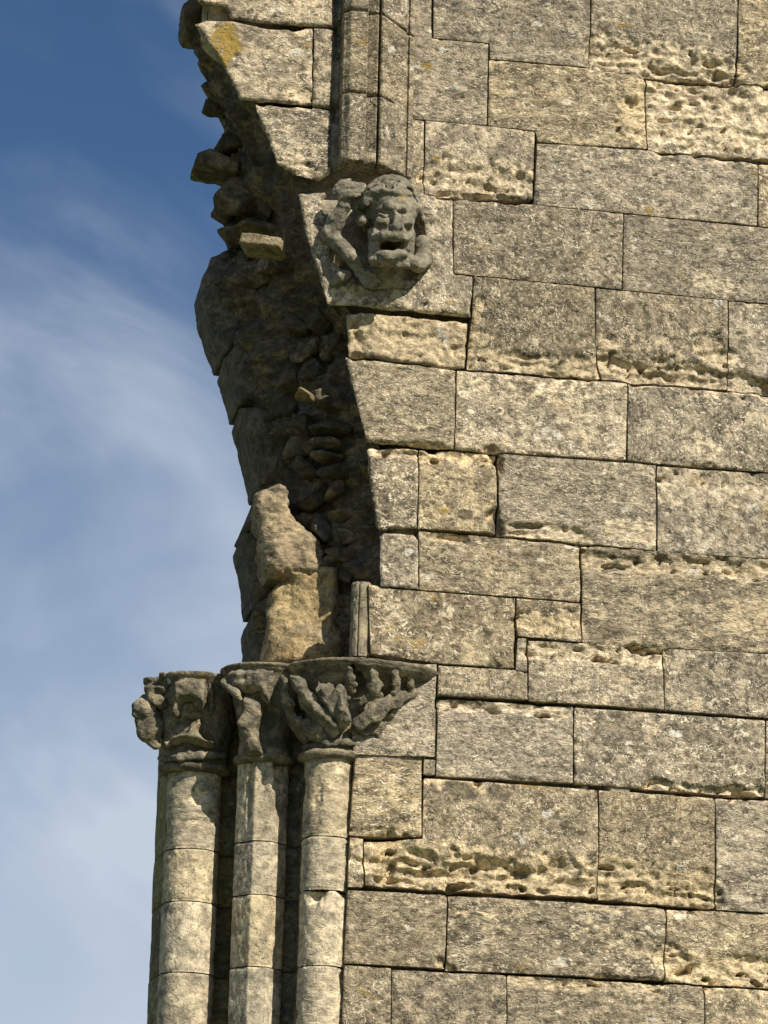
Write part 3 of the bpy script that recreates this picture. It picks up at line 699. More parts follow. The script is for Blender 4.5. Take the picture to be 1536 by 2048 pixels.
# (u, v, depth, half width px, half height px, half depth m, tilt deg, cream)
ROCKS = [
    (430, 333, 0.44, 36, 18, 0.10, 7, 0), (470, 292, 0.44, 40, 18, 0.10, -4, 0), (484, 388, 0.42, 44, 44, 0.10, 6, .2), (452, 425, 0.50, 22, 30, 0.08, -20, 0),
    (432, 217, 0.46, 20, 16, 0.06, 12, 0), (440, 188, 0.44, 22, 30, 0.08, -25, 0), (498, 240, 0.40, 22, 28, 0.08, 15, 0), (478, 262, 0.50, 18, 18, .06, 0, 0), (385, 48, 0.20, 27, 34, 0.09, 25, 0), (425, 10, 0.16, 36, 34, 0.10, -8, .1),
    (530, 492, 0.15, 44, 13, 0.08, 10, 0.6), (470, 470, 0.46, 34, 22, 0.10, -10, 0), (500, 455, 0.36, 46, 16, 0.09, -4, .1), (556, 538, 0.33, 40, 24, 0.08, 8, .35), (518, 556, 0.40, 24, 32, 0.08, 12, .3), (500, 508, .42, 20, 26, .06, 20, .2),  # first stone, the ledge: cream raised to imitate sunlight on it
    (575, 375, 0.30, 24, 34, 0.08, 20, .1), (560, 312, 0.28, 22, 34, .08, 24, 0), (590, 440, 0.30, 26, 36, 0.08, 20, .1), (535, 420, .38, 24, 30, .08, 8, .1), (530, 350, .38, 22, 34, .08, 10, 0),
    (606, 786, 0.115, 16, 15, 0.05, 3, .9), (615, 705, 0.26, 36, 20, 0.06, -28, .3), (655, 800, 0.19, 36, 26, 0.07, 6, .2), (662, 856, 0.19, 40, 15, 0.07, -6, .1), (650, 893, 0.19, 36, 9, 0.07, 4, .1), (655, 914, 0.20, 34, 11, 0.07, 2, 0), (665, 945, 0.19, 36, 15, 0.07, -6, .1),
    (640, 745, 0.24, 26, 26, .07, 20, .2), (690, 1030, 0.22, 30, 22, 0.06, 6, .1), (702, 1078, 0.23, 26, 20, 0.06, -8, .1), (680, 1112, 0.23, 28, 18, 0.06, 10, .1), (668, 1135, 0.26, 24, 22, 0.06, 0, .1), (695, 1150, 0.24, 22, 28, 0.06, 12, .1), (672, 985, 0.24, 30, 22, .06, 6, 0),
    (600, 650, 0.30, 34, 28, 0.08, 14, .2), (640, 640, .22, 22, 36, .06, 16, .2), (560, 610, .38, 30, 30, .08, 10, .1), (660, 700, .20, 20, 40, .06, 12, .1), (575, 820, .38, 28, 26, .07, 10, .1), (612, 850, .30, 24, 22, .06, 10, 0), (610, 940, .32, 26, 26, .07, 8, 0), (630, 1000, .30, 26, 30, .07, 8, 0), (545, 740, .44, 30, 34, .07, 12, 0), (580, 760, .34, 24, 26, .07, 8, .2), (590, 900, .36, 22, 26, .06, 8, 0), (640, 1060, .28, 24, 30, .06, 8, .1),
]
for i, (u, v, d, hw, hh, hd, tilt, crm) in enumerate(ROCKS):
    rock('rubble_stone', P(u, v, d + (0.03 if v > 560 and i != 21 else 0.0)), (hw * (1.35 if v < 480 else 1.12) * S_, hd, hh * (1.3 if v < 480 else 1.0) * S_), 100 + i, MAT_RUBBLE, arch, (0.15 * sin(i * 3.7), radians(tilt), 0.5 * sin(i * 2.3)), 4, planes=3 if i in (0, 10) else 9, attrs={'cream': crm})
# torn stumps of the middle order, which the sun catches
block('springer_stone', [(512, 985), (545, 964), (574, 970), (580, 1010), (600, 1042), (640, 1080), (660, 1150), (600, 1156), (540, 1156), (522, 1100), (516, 1040)], arch, MAT_TAN, y=0.26, thick=0.30, rag=0.016, rnd=0.045, rough=0.014, big=0.06, tuck=0.5)
block('springer_stone', [(576, 1140), (600, 1128), (680, 1130), (700, 1335), (528, 1335), (536, 1240), (545, 1180)], arch, MAT_TAN, y=0.25, thick=0.30, rag=0.010, rnd=0.06, rough=0.010, big=0.045, tuck=0.5)
# smooth stones of the innermost order, the arch's shade painted into their colour
for p, y in [
    ([(408, 545), (425, 510), (462, 488), (500, 500), (505, 580), (498, 640), (470, 700), (452, 700), (430, 650), (412, 600)], 0.50),
    ([(454, 704), (505, 640), (560, 690), (585, 790), (525, 800), (482, 800)], 0.47),
    ([(484, 804), (526, 804), (588, 795), (600, 880), (605, 965), (524, 965), (500, 878)], 0.46),
    ([(524, 968), (600, 968), (610, 1050), (500, 1056), (490, 1046)], 0.50),
    ([(489, 1060), (600, 1060), (600, 1210), (511, 1205), (496, 1110)], 0.50),
    ([(512, 1210), (600, 1214), (600, 1345), (507, 1345), (504, 1232)], 0.50)]:
    block('inner_order_stone', p, arch, MAT_SHADED, y=y, thick=0.34, rag=0.006, rnd=0.05, rough=0.008, big=0.022, tuck=0.15)

# ------------------------------------------------------------------ hood mould
hood = thing('hood_mould', 'straight moulded stone hood strip with deep groove, dropping to the carved head', 'moulding', P(735, 340))
def moulding(v0, v1, tilt):
    # outline of the section: photo column at mid height, projection in front of the wall
    sec = [(-5, -0.03), (0, -0.03), (0, 0.060), (4, 0.066), (13, 0.084), (16, 0.086), (49, 0.086), (51, 0.082), (52, 0.056), (54, 0.052), (57, 0.056), (74, 0.072), (76, 0.068), (77.5, 0.02), (80.5, 0.02), (82, 0.066), (86, 0.070), (98, 0.062), (116, 0.044), (134, 0.030), (143, 0.024), (146, 0.004), (149, 0.004), (152, 0.013), (162, 0.008), (163, -0.03)]
    su = np.array([s[0] for s in sec], float); sp = np.array([s[1] for s in sec], float)
    # resample
    l = np.concatenate([[0], np.cumsum(np.hypot(np.diff(su) * S_, np.diff(sp)))]); t = np.linspace(0, l[-1], 320)
    su = np.interp(t, l, su); sp = np.interp(t, l, sp)
    za, zb = P(680, v1)[2], P(680, v0)[2]
    n = max(6, int((zb - za) / 0.006)); f = np.linspace(0, 1, n)
    u_b = 684.5 - 9.1 * (np.array([v0, v1]).mean() / 332.0)
    xbase = P(684.5, 0)[0]
    zz = za + (zb - za) * f
    drop = -0.07 * su * S_                           # joints fall slightly to the right
    X = xbase + su[None, :] * S_ * 0.95 + 0 * f[:, None]
    slope = (P(675.4, 332)[0] - P(684.5, 0)[0]) / (P(675.4, 332)[2] - P(684.5, 0)[2])
    X = X + ((zz - P(684.5, 0)[2]) * slope)[:, None]
    Z = zz[:, None] + tilt * np.where(su > 82, (su - 82) * S_, 0)[None, :]
    ed = np.minimum(f, 1 - f)[:, None] * (zb - za)
    wear = 0.008 * sstep(0.008, 0.0, ed) * (0.3 + vnoise(X * 30, Z * 30)) + 0.008 * fbm(X, Z, None, 14, 4) + 0.004 * fbm(X, Z, None, 60, 2)
    m = sstep(0.0, 0.05, sp)[None, :]
    Y = -sp[None, :] + wear * (0.3 + 0.7 * m)
    # close the ends
    X = np.vstack([X[:1], X, X[-1:]]); Z = np.vstack([Z[:1], Z, Z[-1:]]); Y = np.vstack([np.full_like(Y[:1], 0.05), Y, np.full_like(Y[:1], 0.05)])
    o = sheet('moulding_stone', X, Y, Z, MAT_WALL, hood, None, True)
moulding(-200, 33, -0.36); moulding(37, 197, -0.36); moulding(201, 336, -0.10)

# ------------------------------------------------------------------ attached columns
def drum(parent, cx, cy, rfun, za, zb, mat, seed, a0=-pi, a1=pi, chips=(), amp=0.0035):
    """one shaft stone; angle 0 faces out of the wall, positive to the right"""
    na = 132; nz = max(8, int((zb - za) / 0.0065))
    th = np.linspace(a0, a1, na); zz = np.linspace(za, zb, nz)
    T, Z = np.meshgrid(th, zz, indexing='ij')
    R_ = rfun(T)
    ed = np.minimum(Z - za, zb - Z)
    qx = np.sin(T) * 0.1 + seed; qy = np.cos(T) * 0.1
    wear = 0.004 * sstep(0.006, 0.0, ed) * (0.15 + 1.3 * vnoise(qx * 35, qy * 35, Z * 35)) + amp * 1.3 * fbm(qx, qy, Z, 16, 4, 0.6) + 0.0035 * fbm(qx, qy, Z, 60, 2)
    wear = wear + 0.007 * sstep(0.72, 0.9, vnoise(qx * 18, qy * 18, Z * 14))
    crm = np.zeros_like(Z)
    for (ca, cz, sa, sz, dep) in chips:
        k = sstep(1.25, 0.3, np.hypot((T - ca) / sa, (Z - cz) / sz) + 0.9 * fbm(qx, qy, Z, 30, 3))
        wear = wear + k * dep * (0.6 + 0.8 * vnoise(qx * 50, qy * 50, Z * 70)); crm = np.maximum(crm, k * 0.7)
    R_ = R_ - wear
    X = cx + R_ * np.sin(T); Y = cy - R_ * np.cos(T)
    # close top and bottom
    X = np.hstack([np.full((na, 1), cx), X[:, :1], X, X[:, -1:], np.full((na, 1), cx)]); Y = np.hstack([np.full((na, 1), cy), Y[:, :1], Y, Y[:, -1:], np.full((na, 1), cy)]); Z = np.hstack([Z[:, :1], Z[:, :1], Z, Z[:, -1:], Z[:, -1:]])
    crm = np.pad(crm, ((0, 0), (2, 2)))
    return sheet('drum', X, Y, Z, mat, parent, {'cream': crm.ravel()}, False)

c1 = P(649, 1800, 0.085); c2 = P(517, 1800, 0.235); c3 = P(379, 1800, 0.40)
RAD1, RAD2, RAD3 = 0.084, 0.080, 0.096
round1 = lambda T: RAD1 + 0 * T
def keel2(T):
    # three flats: a side face, a raised fillet and a rounded right flank
    r = RAD2 * (1 + 0 * T)
    flat_l = RAD2 * 0.92 / np.maximum(np.cos(T + radians(56)), 0.35)
    fil = RAD2 * 1.00 / np.maximum(np.cos(T + radians(6)), 0.35)
    flat_r = RAD2 * 0.96 / np.maximum(np.cos(T - radians(44)), 0.35)
    return np.minimum(np.minimum(flat_l, fil), np.minimum(flat_r, RAD2 * 1.12))
round3 = lambda T: RAD3 + 0 * T

LAB = ['front attached column with round shaft and leafy half-round capital, against the ashlar wall',
       'middle attached column with ridged cream shaft between two round shafts',
       'outermost attached column against the sky with projecting crumbling leaf capital']
cols = [thing('attached_column', LAB[k], 'column', (c[0], c[1], 0.0), 'attached columns of the jamb') for k, c in enumerate((c1, c2, c3))]
def zrow(u, vs, y): return [P(u, v, y)[2] for v in vs]
def joints(u, vs, y):
    z = zrow(u, vs, y); n = 0
    while z[-1] > 0.0:
        z.append(max(z[-1] - (0.24 + 0.06 * ((n * 7) % 3)), 0.0)); n += 1
        if z[-1] == 0.0: break
    return z
G = 0.0020
z1 = joints(650, [1508, 1671, 1779, 1931, 2110], 0.0); z2 = joints(520, [1516, 1686, 1793, 1937, 2110], 0.2); z3 = joints(380, [1536, 1703, 1808, 1950, 2110], 0.37)
for k, (c, zz, rf, col) in enumerate(((c1, z1, round1, cols[0]), (c2, z2, keel2, cols[1]), (c3, z3, round3, cols[2]))):
    for i in range(len(zz) - 1):
        ch = ()
        if k == 0 and i == 2: ch = ((-0.35, zz[i], 0.6, 0.045, 0.03), (-0.6, zz[i] - 0.03, 0.3, 0.04, 0.02), (0.9, zz[i], 0.5, 0.02, 0.03))
        if k == 0 and i == 0: ch = ((0.35, zz[i] - 0.05, 0.3, 0.02, 0.006), (-0.6, zz[i] - 0.15, 0.2, 0.06, 0.008))
        if k == 1 and i == 0: ch = ((0.7, zz[i], 0.5, 0.11, 0.05), (-0.78, zz[i] - 0.06, 0.13, 0.16, 0.02), (-0.3, zz[i], 0.9, 0.02, 0.02))
        if k == 2 and i == 0: ch = ((0.0, zz[i] - 0.12, 0.5, 0.035, 0.012), (0.2, zz[i] - 0.20, 0.9, 0.014, 0.010))
        drum(col, c[0], c[1], rf, zz[i + 1] + G, zz[i] - G, MAT_SHAFT, 3.3 * k + i * 1.7, chips=ch)
# stones behind the shafts: stepped jamb with hollows, one stone for each course
def jamb(parent, plan, zz, mat, name='jamb_stone'):
    plan = np.array(plan)
    l = np.concatenate([[0], np.cumsum(np.hypot(*np.diff(plan, axis=0).T))]); t = np.arange(0, l[-1], 0.012)
    px = np.interp(t, l, plan[:, 0]); py = np.interp(t, l, plan[:, 1])
    for i in range(len(zz) - 1):
        a, b = zz[i + 1] + G, zz[i] - G
        n = max(5, int((b - a) / 0.02)); z = np.linspace(a, b, n)
        X = np.tile(px, (n, 1)); Y = np.tile(py, (n, 1)); Z = np.tile(z[:, None], (1, len(px)))
        w_ = fbm(X + i, Y, Z, 12, 3) * 0.012; X = X + w_; Y = Y + w_
        X = np.vstack([X[:1] + 0.06, X, X[-1:] + 0.06]); Y = np.vstack([Y[:1] + 0.06, Y, Y[-1:] + 0.06]); Z = np.vstack([Z[:1], Z, Z[-1:]])
        sheet(name, X, Y, Z, mat, parent, None, False)
zb1 = P(715, 1311, -0.15)[2]; zb2 = P(510, 1326, 0.10)[2]; zb3 = P(375, 1343, 0.24)[2]
z1, z2, z3 = [zb1 - 0.008] + z1, [zb2 - 0.008] + z2, [zb3 - 0.008] + z3
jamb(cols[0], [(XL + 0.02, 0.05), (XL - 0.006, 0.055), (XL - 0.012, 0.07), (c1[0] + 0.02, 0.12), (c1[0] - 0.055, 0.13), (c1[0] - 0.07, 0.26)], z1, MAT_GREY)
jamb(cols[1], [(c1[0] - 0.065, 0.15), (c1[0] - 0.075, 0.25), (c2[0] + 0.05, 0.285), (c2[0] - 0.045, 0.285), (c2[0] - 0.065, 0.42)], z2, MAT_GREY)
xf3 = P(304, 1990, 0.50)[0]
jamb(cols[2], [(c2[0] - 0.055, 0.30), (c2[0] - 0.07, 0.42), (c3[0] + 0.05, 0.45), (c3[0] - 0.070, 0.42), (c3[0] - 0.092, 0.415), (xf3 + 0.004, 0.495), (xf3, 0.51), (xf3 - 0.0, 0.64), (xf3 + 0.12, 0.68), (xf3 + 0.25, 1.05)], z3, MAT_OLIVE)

# ---- capitals
class Bell:
    """flaring capital block; lower and upper half widths, and a drift of the axis from the shaft to the top"""
    def __init__(b, c, za, zb, w0, w1, dx=0.0, dy=0.0, p=1.5):
        b.c, b.za, b.H, b.w0, b.w1, b.dx, b.dy, b.p = np.asarray(c), za, zb - za, w0, w1, dx, dy, p
    def at(b, z):
        t = np.clip((z - b.za) / b.H, 0, 1) ** b.p
        return b.c[0] + b.dx * t, b.c[1] + b.dy * t, b.w0 + (b.w1[0] - b.w0) * t, b.w0 + (b.w1[1] - b.w0) * t
    def pt(b, a, r, off):
        """point over the bell that the enlarged picture of the capitals shows at (a, r), `off` metres proud of it"""
        u, v = 240 + a * 0.4297, 1280 + r * 0.4297
        y = b.c[1] - b.w1[1] * 0.7
        for i in range(5):
            p = P(u, v, y); cx, cy, wx, wy = b.at(p[2])
            e = np.clip((p[0] - cx) / (wx + off), -0.97, 0.97)
            y = cy - (wy + off) * np.sqrt(1 - e * e)
        return P(u, v, y)
def relief(s, b, pts, Hh, sd):
    """a leaf cut in relief: its outline laid round the bell, standing Hh proud with steep undercut edges"""
    pts = np.array(pts); cx, cy, wx, wy = b.at(pts[:, 2]); Rm = b.w1[0]
    th = np.arctan2((pts[:, 0] - cx) / wx, -(pts[:, 1] - cy) / wy)
    poly = list(zip(th * Rm, pts[:, 2]))
    x, y, z = np.meshgrid(*s.ax, indexing='ij')
    cx, cy, wx, wy = b.at(z)
    ex, ey = (x - cx) / wx, (y - cy) / wy
    t = np.arctan2(ex, -ey) * Rm
    rr = (np.sqrt(ex * ex + ey * ey) - 1) * np.minimum(wx, wy)
    d2, _, _ = poly_sdf(t, z, poly)
    d2 = d2 + 0.008 * fbm(t + sd, z, None, 30, 3, 0.6)
    fold = np.abs(2 * vnoise(t * 24 + sd, z * 11) - 1)
    pr = Hh * (0.30 + 0.70 * sstep(0.0, 0.022, -d2)) * (0.62 + 0.5 * vnoise(t * 14 + sd * 2, z * 14)) + 0.018 * (fold - 0.5)
    s.blend((slice(None),) * 3, np.maximum(np.maximum(d2, rr - pr), -0.05 - rr) * 0.75, 0.004)
def capital(col, bell, rim, seed, leaves, cuts=(), ab=0.03, mark=None, under=0.032):
    b = bell
    lo = np.array([b.c[0] - b.w1[0] - 0.06 + min(0, b.dx), b.c[1] - b.w1[1] - 0.07 + min(0, b.dy), b.za - 0.03]); hi = np.array([b.c[0] + b.w1[0] + 0.06 + max(0, b.dx), b.c[1] + b.w1[1] * 0.8, b.za + b.H + 0.03])
    s = SDF(lo, hi, 0.0065)
    x, y, z = np.meshgrid(*s.ax, indexing='ij')
    cx, cy, wx, wy = b.at(z)
    e = np.sqrt(((x - cx) / wx) ** 2 + ((y - cy) / wy) ** 2) + 1e-6
    rr = (e - 1) * np.minimum(wx, wy)
    tz_ = np.clip((z - b.za) / b.H, 0, 1)
    rr = rr + under * sstep(0.10, 0.30, tz_) * sstep(0.92, 0.66, tz_)
    f = np.maximum(rr * 0.8, np.maximum(b.za - z, z - b.za - b.H + 0.006))
    q = np.sqrt((rr - 0.006) ** 2 + (z - b.za - 0.016) ** 2) - 0.015
    f = np.minimum(f, q)
    Rx, Ry = b.w1[0] + rim, b.w1[1] + rim
    ra = (np.sqrt(((x - b.c[0] - b.dx) / Rx) ** 2 + ((y - b.c[1] - b.dy) / Ry) ** 2) - 1) * min(Rx, Ry)
    zt_ = b.za + b.H
    ra = ra + np.clip((zt_ - ab * 0.55 - z), 0, 1) * 1.3 + 0.006 * sstep(0.006, 0.0, np.abs(z - (zt_ - ab * 0.62)))
    fa = np.maximum(ra, np.maximum(z - zt_, zt_ - ab * 1.6 - z))
    k = 0.010; h = np.clip(0.5 + 0.5 * (fa - f) / k, 0, 1)
    s.f = np.minimum(fa * (1 - h) + f * h - k * h * (1 - h), 0.08).astype(np.float32)
    for (a, r, off, rad) in cuts: s.ell(b.pt(a, r, off), rad, 0.012, cut=True)
    s.noise(0.0035, 15, 4, seed); s.noise(0.002, 50, 2, seed + 3)
    v, fc = s.mesh()
    att = {}
    if mark: att = {k: a * sstep(w, 0.0, np.linalg.norm(v - b.pt(*p), axis=1)) for k, p, w, a in mark}
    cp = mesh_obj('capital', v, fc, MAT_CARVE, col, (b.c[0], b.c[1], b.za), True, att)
    for i, prims in enumerate(leaves):
        P3 = []
        for pr in prims:
            if pr[0] == 'p': P3.append(('p', [b.pt(q[0], q[1], pr[2] * 0.6) for q in pr[1]], (pr[2], pr[2])))
            elif pr[0] == 'b': P3.append(('b', [b.pt(*q) for q in pr[1]], (pr[2], pr[3])))
            elif pr[0] in 'cg': P3.append((pr[0], [b.pt(*q[:3]) for q in pr[1]], [q[3] for q in pr[1]]))
            else: P3.append((pr[0], b.pt(*pr[1]), pr[2]))
        pos = np.array([p for pr in P3 for p in (pr[1] if pr[0] in 'cgbp' else [pr[1]])])
        mr = max(np.max(pr[2]) for pr in P3) + 0.02
        s = SDF(pos.min(0) - mr, pos.max(0) + mr, 0.0044)
        for kind, p, r in P3:
            if kind == 'p': relief(s, b, p, r[0], seed + i)
            elif kind == 'c': s.chain(p, r, 0.010, flat=((0.2, -1, 0.3), 0.75))
            elif kind == 'e': s.ell(p, r, 0.012)
            elif kind == 'b': s.blade(p, r[0], b.c[:2] + np.array([b.dx, b.dy + 0.02]), th=r[1])
            elif kind == 'x': s.ell(p, r, 0.006, cut=True)
            else: s.chain(p, r, 0.005, cut=True)
        s.noise(0.0042, 30, 3, seed + 3.7 * i, 0.6); s.noise(0.0025, 80, 2, seed + i)
        v, fc = s.mesh()
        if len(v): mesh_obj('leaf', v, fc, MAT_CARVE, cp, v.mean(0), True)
    return cp

zb1 = P(715, 1311, -0.15)[2]; za1 = P(655, 1516, 0.0)[2]
zb2 = P(510, 1326, 0.10)[2]; za2 = P(520, 1522, 0.14)[2]
zb3 = P(375, 1343, 0.24)[2]; za3 = P(380, 1542, 0.30)[2]
B1 = Bell(c1, za1, zb1, 0.086, (0.245, 0.165), P(712, 1330, 0.05)[0] - P(652, 1330, 0.05)[0], -0.03, 1.25)
capital(cols[0], B1, 0.022, 2.0, [
    [('b', [(1000, 450, .0), (930, 370, .020), (860, 280, .040), (820, 205, .055), (800, 170, .05)], .044, .009), ('e', (838, 215, 0.045), (.020, .020, .017)), ('c', [(840, 220, .045, .016), (920, 320, .04, .015), (1000, 395, .032, .013)])],
    [('p', [(915, 175), (935, 215), (960, 190), (975, 235), (1010, 180), (1050, 225), (1062, 300), (1092, 372), (1045, 420), (1005, 405), (955, 345), (900, 250)], .066)],
    [('b', [(1090, 410, 0.01), (1160, 345, .035), (1270, 280, .036), (1410, 232, .022)], .034, .009), ('c', [(1100, 395, 0.015, .018), (1160, 345, 0.03, .015), (1240, 290, .034, .011)])],
    [('b', [(1120, 410, .01), (1220, 395, .030), (1320, 350, .032), (1400, 295, .014)], .040, .010), ('e', (1240, 335, .012), (.034, .022, .024)), ('x', (1248, 326, .045), (.018, .035, .014))],
    [('b', [(1170, 320, 0.0), (1190, 250, .022), (1190, 190, .032), (1175, 130, .02)], .030, .008)],
    [('b', [(1290, 260, 0.0), (1292, 215, .018), (1285, 170, .024), (1275, 130, .01)], .024, .008)],
    [('b', [(1355, 240, 0.0), (1360, 205, .014), (1350, 150, .008)], .020, .007)],
    [('b', [(860, 480, 0), (800, 400, .02), (765, 290, .035), (755, 160, .035)], .042, .009)],
    [('b', [(950, 480, 0), (900, 430, .02), (840, 390, .03), (800, 370, .03)], .034, .010)],
    [('b', [(1080, 250, -.01), (1070, 190, .008), (1062, 120, .012)], .020, .008)],
    [('c', [(860, 500, .004, .010), (960, 480, .010, .012), (1060, 475, .010, .012), (1090, 485, .004, .008)])]],
    cuts=[(1105, 225, -0.005, (.030, .050, .060)), (1080, 140, 0.0, (.012, .03, .028)), (1235, 200, 0, (.014, .022, .026)), (1320, 190, 0, (.012, .018, .020)), (850, 330, 0.0, (.03, .03, .035)), (740, 330, 0.0, (.045, .045, .05))])
B2 = Bell(c2, za2, zb2, 0.080, (0.150, 0.140), 0.0, -0.02, 0.85)
capital(cols[1], B2, 0.018, 5.0, [
    [('p', [(440, 175), (500, 140), (720, 135), (725, 190), (690, 292), (655, 270), (640, 235), (600, 240), (575, 255), (550, 235), (540, 268), (500, 225), (455, 225)], .040)],
    [('p', [(560, 250), (650, 280), (662, 340), (642, 420), (660, 480), (682, 545), (600, 552), (498, 527), (560, 508), (578, 460), (542, 400), (562, 330)], .058)],
    [('c', [(490, 200, .030, .018), (535, 245, .040, .016), (560, 275, .034, .008)])]],
    cuts=[(490, 350, 0.0, (.035, .035, .06)), (700, 380, 0, (.03, .035, .07))], ab=0.026, under=0.014, mark=[('ochre', (480, 170, 0), .08, .5)])
B3 = Bell(c3, za3, zb3, 0.094, (0.174, 0.152), -0.004, -0.01, 0.65)
capital(cols[2], B3, 0.020, 9.0, [
    [('p', [(235, 190), (300, 168), (410, 168), (412, 240), (402, 300), (385, 320), (350, 300), (330, 283), (290, 285), (275, 300), (250, 354), (230, 345), (240, 270)], .054)],
    [('p', [(110, 195), (215, 200), (188, 235), (165, 240), (192, 300), (170, 324), (140, 300), (125, 330), (100, 290), (96, 225)], .040)],
    [('c', [(125, 285, .000, .028), (90, 312, .016, .024), (76, 345, .024, .017)]), ('e', (120, 330, -.005), (.040, .045, .045)), ('x', (85, 290, .07), (.010, .012, .009))],
    [('c', [(105, 375, -.004, .030), (120, 430, .004, .032), (165, 485, .002, .022)]), ('e', (150, 400, -.015), (.045, .05, .06))],
    [('p', [(190, 470), (240, 438), (300, 420), (338, 370), (370, 360), (390, 385), (380, 420), (400, 450), (455, 460), (460, 492), (420, 500), (340, 476), (270, 466), (230, 482), (195, 500)], .054)],
    [('p', [(195, 560), (240, 530), (330, 503), (380, 518), (465, 533), (468, 558), (330, 564)], .030)],
    [('c', [(190, 552, .012, .013), (280, 545, .018, .014), (380, 535, .018, .014), (480, 535, .012, .013)])],
    [('p', [(415, 190), (450, 200), (450, 330), (425, 350), (420, 280)], .030)]],
    cuts=[(150, 165, 0.02, (.03, .03, .014)), (215, 190, .02, (.006, .03, .03)), (300, 375, .0, (.08, .03, .012)), (320, 525, .012, (.09, .02, .006))], ab=0.028, under=0.010, mark=[('ochre', (385, 185, .02), .05, .6), ('white', (215, 195, .01), .035, .7)])
block('capital_slab', [(690, 1330), (873, 1329), (869, 1513), (708, 1508)], cols[0], MAT_WALL, thick=0.16)
# little shaft stump of the outer order standing on the front capital
stx = P(716, 1300, 0.05)
zs_a, zs_b = P(722, 1316, 0.05)[2], P(722, 1168, 0.05)[2]
def stump_r(T):
    r = 0.036 + 0 * T
    r = np.where(np.abs(T + 0.45) < 0.10, 0.031, r)
    return r
drum(cols[0], stx[0] + 0.006, 0.046, stump_r, zs_a, zs_b, MAT_GREY, 41.0, amp=0.003).name = 'shaft_stump'

# ------------------------------------------------------------------ carved figure
fig = thing('carved_figure', 'weathered carved stone head with gaping mouth, one hand in its hair, other at its jaw', 'carving', P(780, 606))
def hollow(x, z, u, v):
    a = (u - 560) / 0.2604; b = (v - 320) / 0.2604         # enlarged picture of the relief
    d = np.minimum(seg_dist(a, b, (470, 330, 560, 700)) - 110, seg_dist(a, b, (560, 700, 740, 830)) - 130)
    d = np.minimum(d, seg_dist(a, b, (800, 250, 930, 700)) - 190)
    return 0.14 * sstep(40, -50, d + 60 * fbm(x, z, None, 18, 3)) + 0.010 * sstep(-30, 40, a - 1130) * 0
block('relief_slab', [(598, 387), (640, 384), (845, 384), (905, 398), (907, 546), (946, 551), (942, 632), (800, 618), (656, 604), (628, 513), (611, 458)], fig, MAT_WALL, thick=0.24, rnd=0.008, extra=hollow)
K = 0.2604 * S_
def q(a, b, out):                                           # enlarged-picture column, row; metres in front of the wall
    p = P(560 + a * 0.2604, 320 + b * 0.2604, -out); return p
base = q(850, 500, 0.0)
def lp(a, b, out): return q(a, b, out) - base
s = SDF((-0.27, -0.27, -0.27), (0.19, 0.09, 0.23), 0.0036)
# skull, face, muzzle
s.ell(lp(850, 330, 0.075), (0.098, 0.10, 0.105), 0.02)
s.ell(lp(880, 440, 0.105), (0.070, 0.085, 0.10), 0.025)
s.ell(lp(850, 585, 0.125), (0.078, 0.074, 0.034), 0.02)        # upper lip
s.ell(lp(842, 752, 0.115), (0.074, 0.070, 0.030), 0.012)       # jaw
s.cap(lp(720, 560, 0.10), lp(735, 760, 0.10), 0.024, 0.026, 0.015); s.cap(lp(985, 580, 0.10), lp(970, 700, 0.10), 0.026, 0.028, 0.015)
s.ell(lp(840, 760, 0.03), (0.06, 0.07, 0.08), 0.02)            # neck
s.ell(lp(752, 655, 0.115), (0.026, 0.055, 0.05), 0.012); s.ell(lp(935, 655, 0.115), (0.030, 0.058, 0.05), 0.012)
# brow, nose, cheeks
s.chain([lp(770, 375, 0.165), lp(830, 350, 0.182), lp(885, 370, 0.186)], [0.010, 0.013, 0.012], 0.012)
s.chain([lp(905, 375, 0.186), lp(950, 365, 0.178), lp(995, 400, 0.158)], [0.012, 0.012, 0.010], 0.012)
s.chain([lp(893, 370, 0.186), lp(898, 450, 0.204), lp(892, 510, 0.214)], [0.011, 0.013, 0.019], 0.010)
s.ell(lp(862, 520, 0.196), (0.013, 0.014, 0.011), 0.008); s.ell(lp(925, 515, 0.194), (0.012, 0.013, 0.011), 0.008)
s.ell(lp(790, 480, 0.160), (0.030, 0.022, 0.026), 0.018); s.ell(lp(965, 490, 0.158), (0.026, 0.022, 0.028), 0.018)
for a in (805, 945):
    s.ell(lp(a, 408, 0.196), (0.028, 0.026, 0.015), 0.008, cut=True)
    s.ell(lp(a, 413, 0.157), (0.021, 0.015, 0.010), 0.003)
    s.chain([lp(a - 45, 412, 0.168), lp(a, 432, 0.182), lp(a + 45, 418, 0.168)], [0.004, 0.0055, 0.004], 0.005)
s.ell(lp(838, 650, 0.20), (0.034, 0.12, 0.023), 0.005, cut=True)  # open mouth
s.ell(lp(845, 648, 0.14), (0.030, 0.06, 0.016), 0.01, cut=True)
s.chain([lp(725, 592, 0.160), lp(800, 580, 0.200), lp(880, 582, 0.205), lp(980, 600, 0.175)], [0.014, 0.019, 0.019, 0.015], 0.010)   # moustache lip
s.chain([lp(718, 722, 0.150), lp(820, 738, 0.180), lp(950, 726, 0.168)], [0.015, 0.018, 0.015], 0.010)
s.cap(lp(730, 680, 0.150), lp(770, 780, 0.140), 0.016, 0.020, 0.01)
s.ell(lp(700, 572, 0.13), 0.012, 0.006)
for i in range(7):                                             # beard locks at both sides of the mouth
    f = i / 6
    s.chain([lp(700 + 16 * f, 560 + 20 * i, 0.118 - .01 * f), lp(722 + 10 * f, 620 + 22 * i, 0.150), lp(748 + 14 * f, 655 + 24 * i, 0.160 - .02 * f)], [0.010, 0.010, 0.006], 0.003)
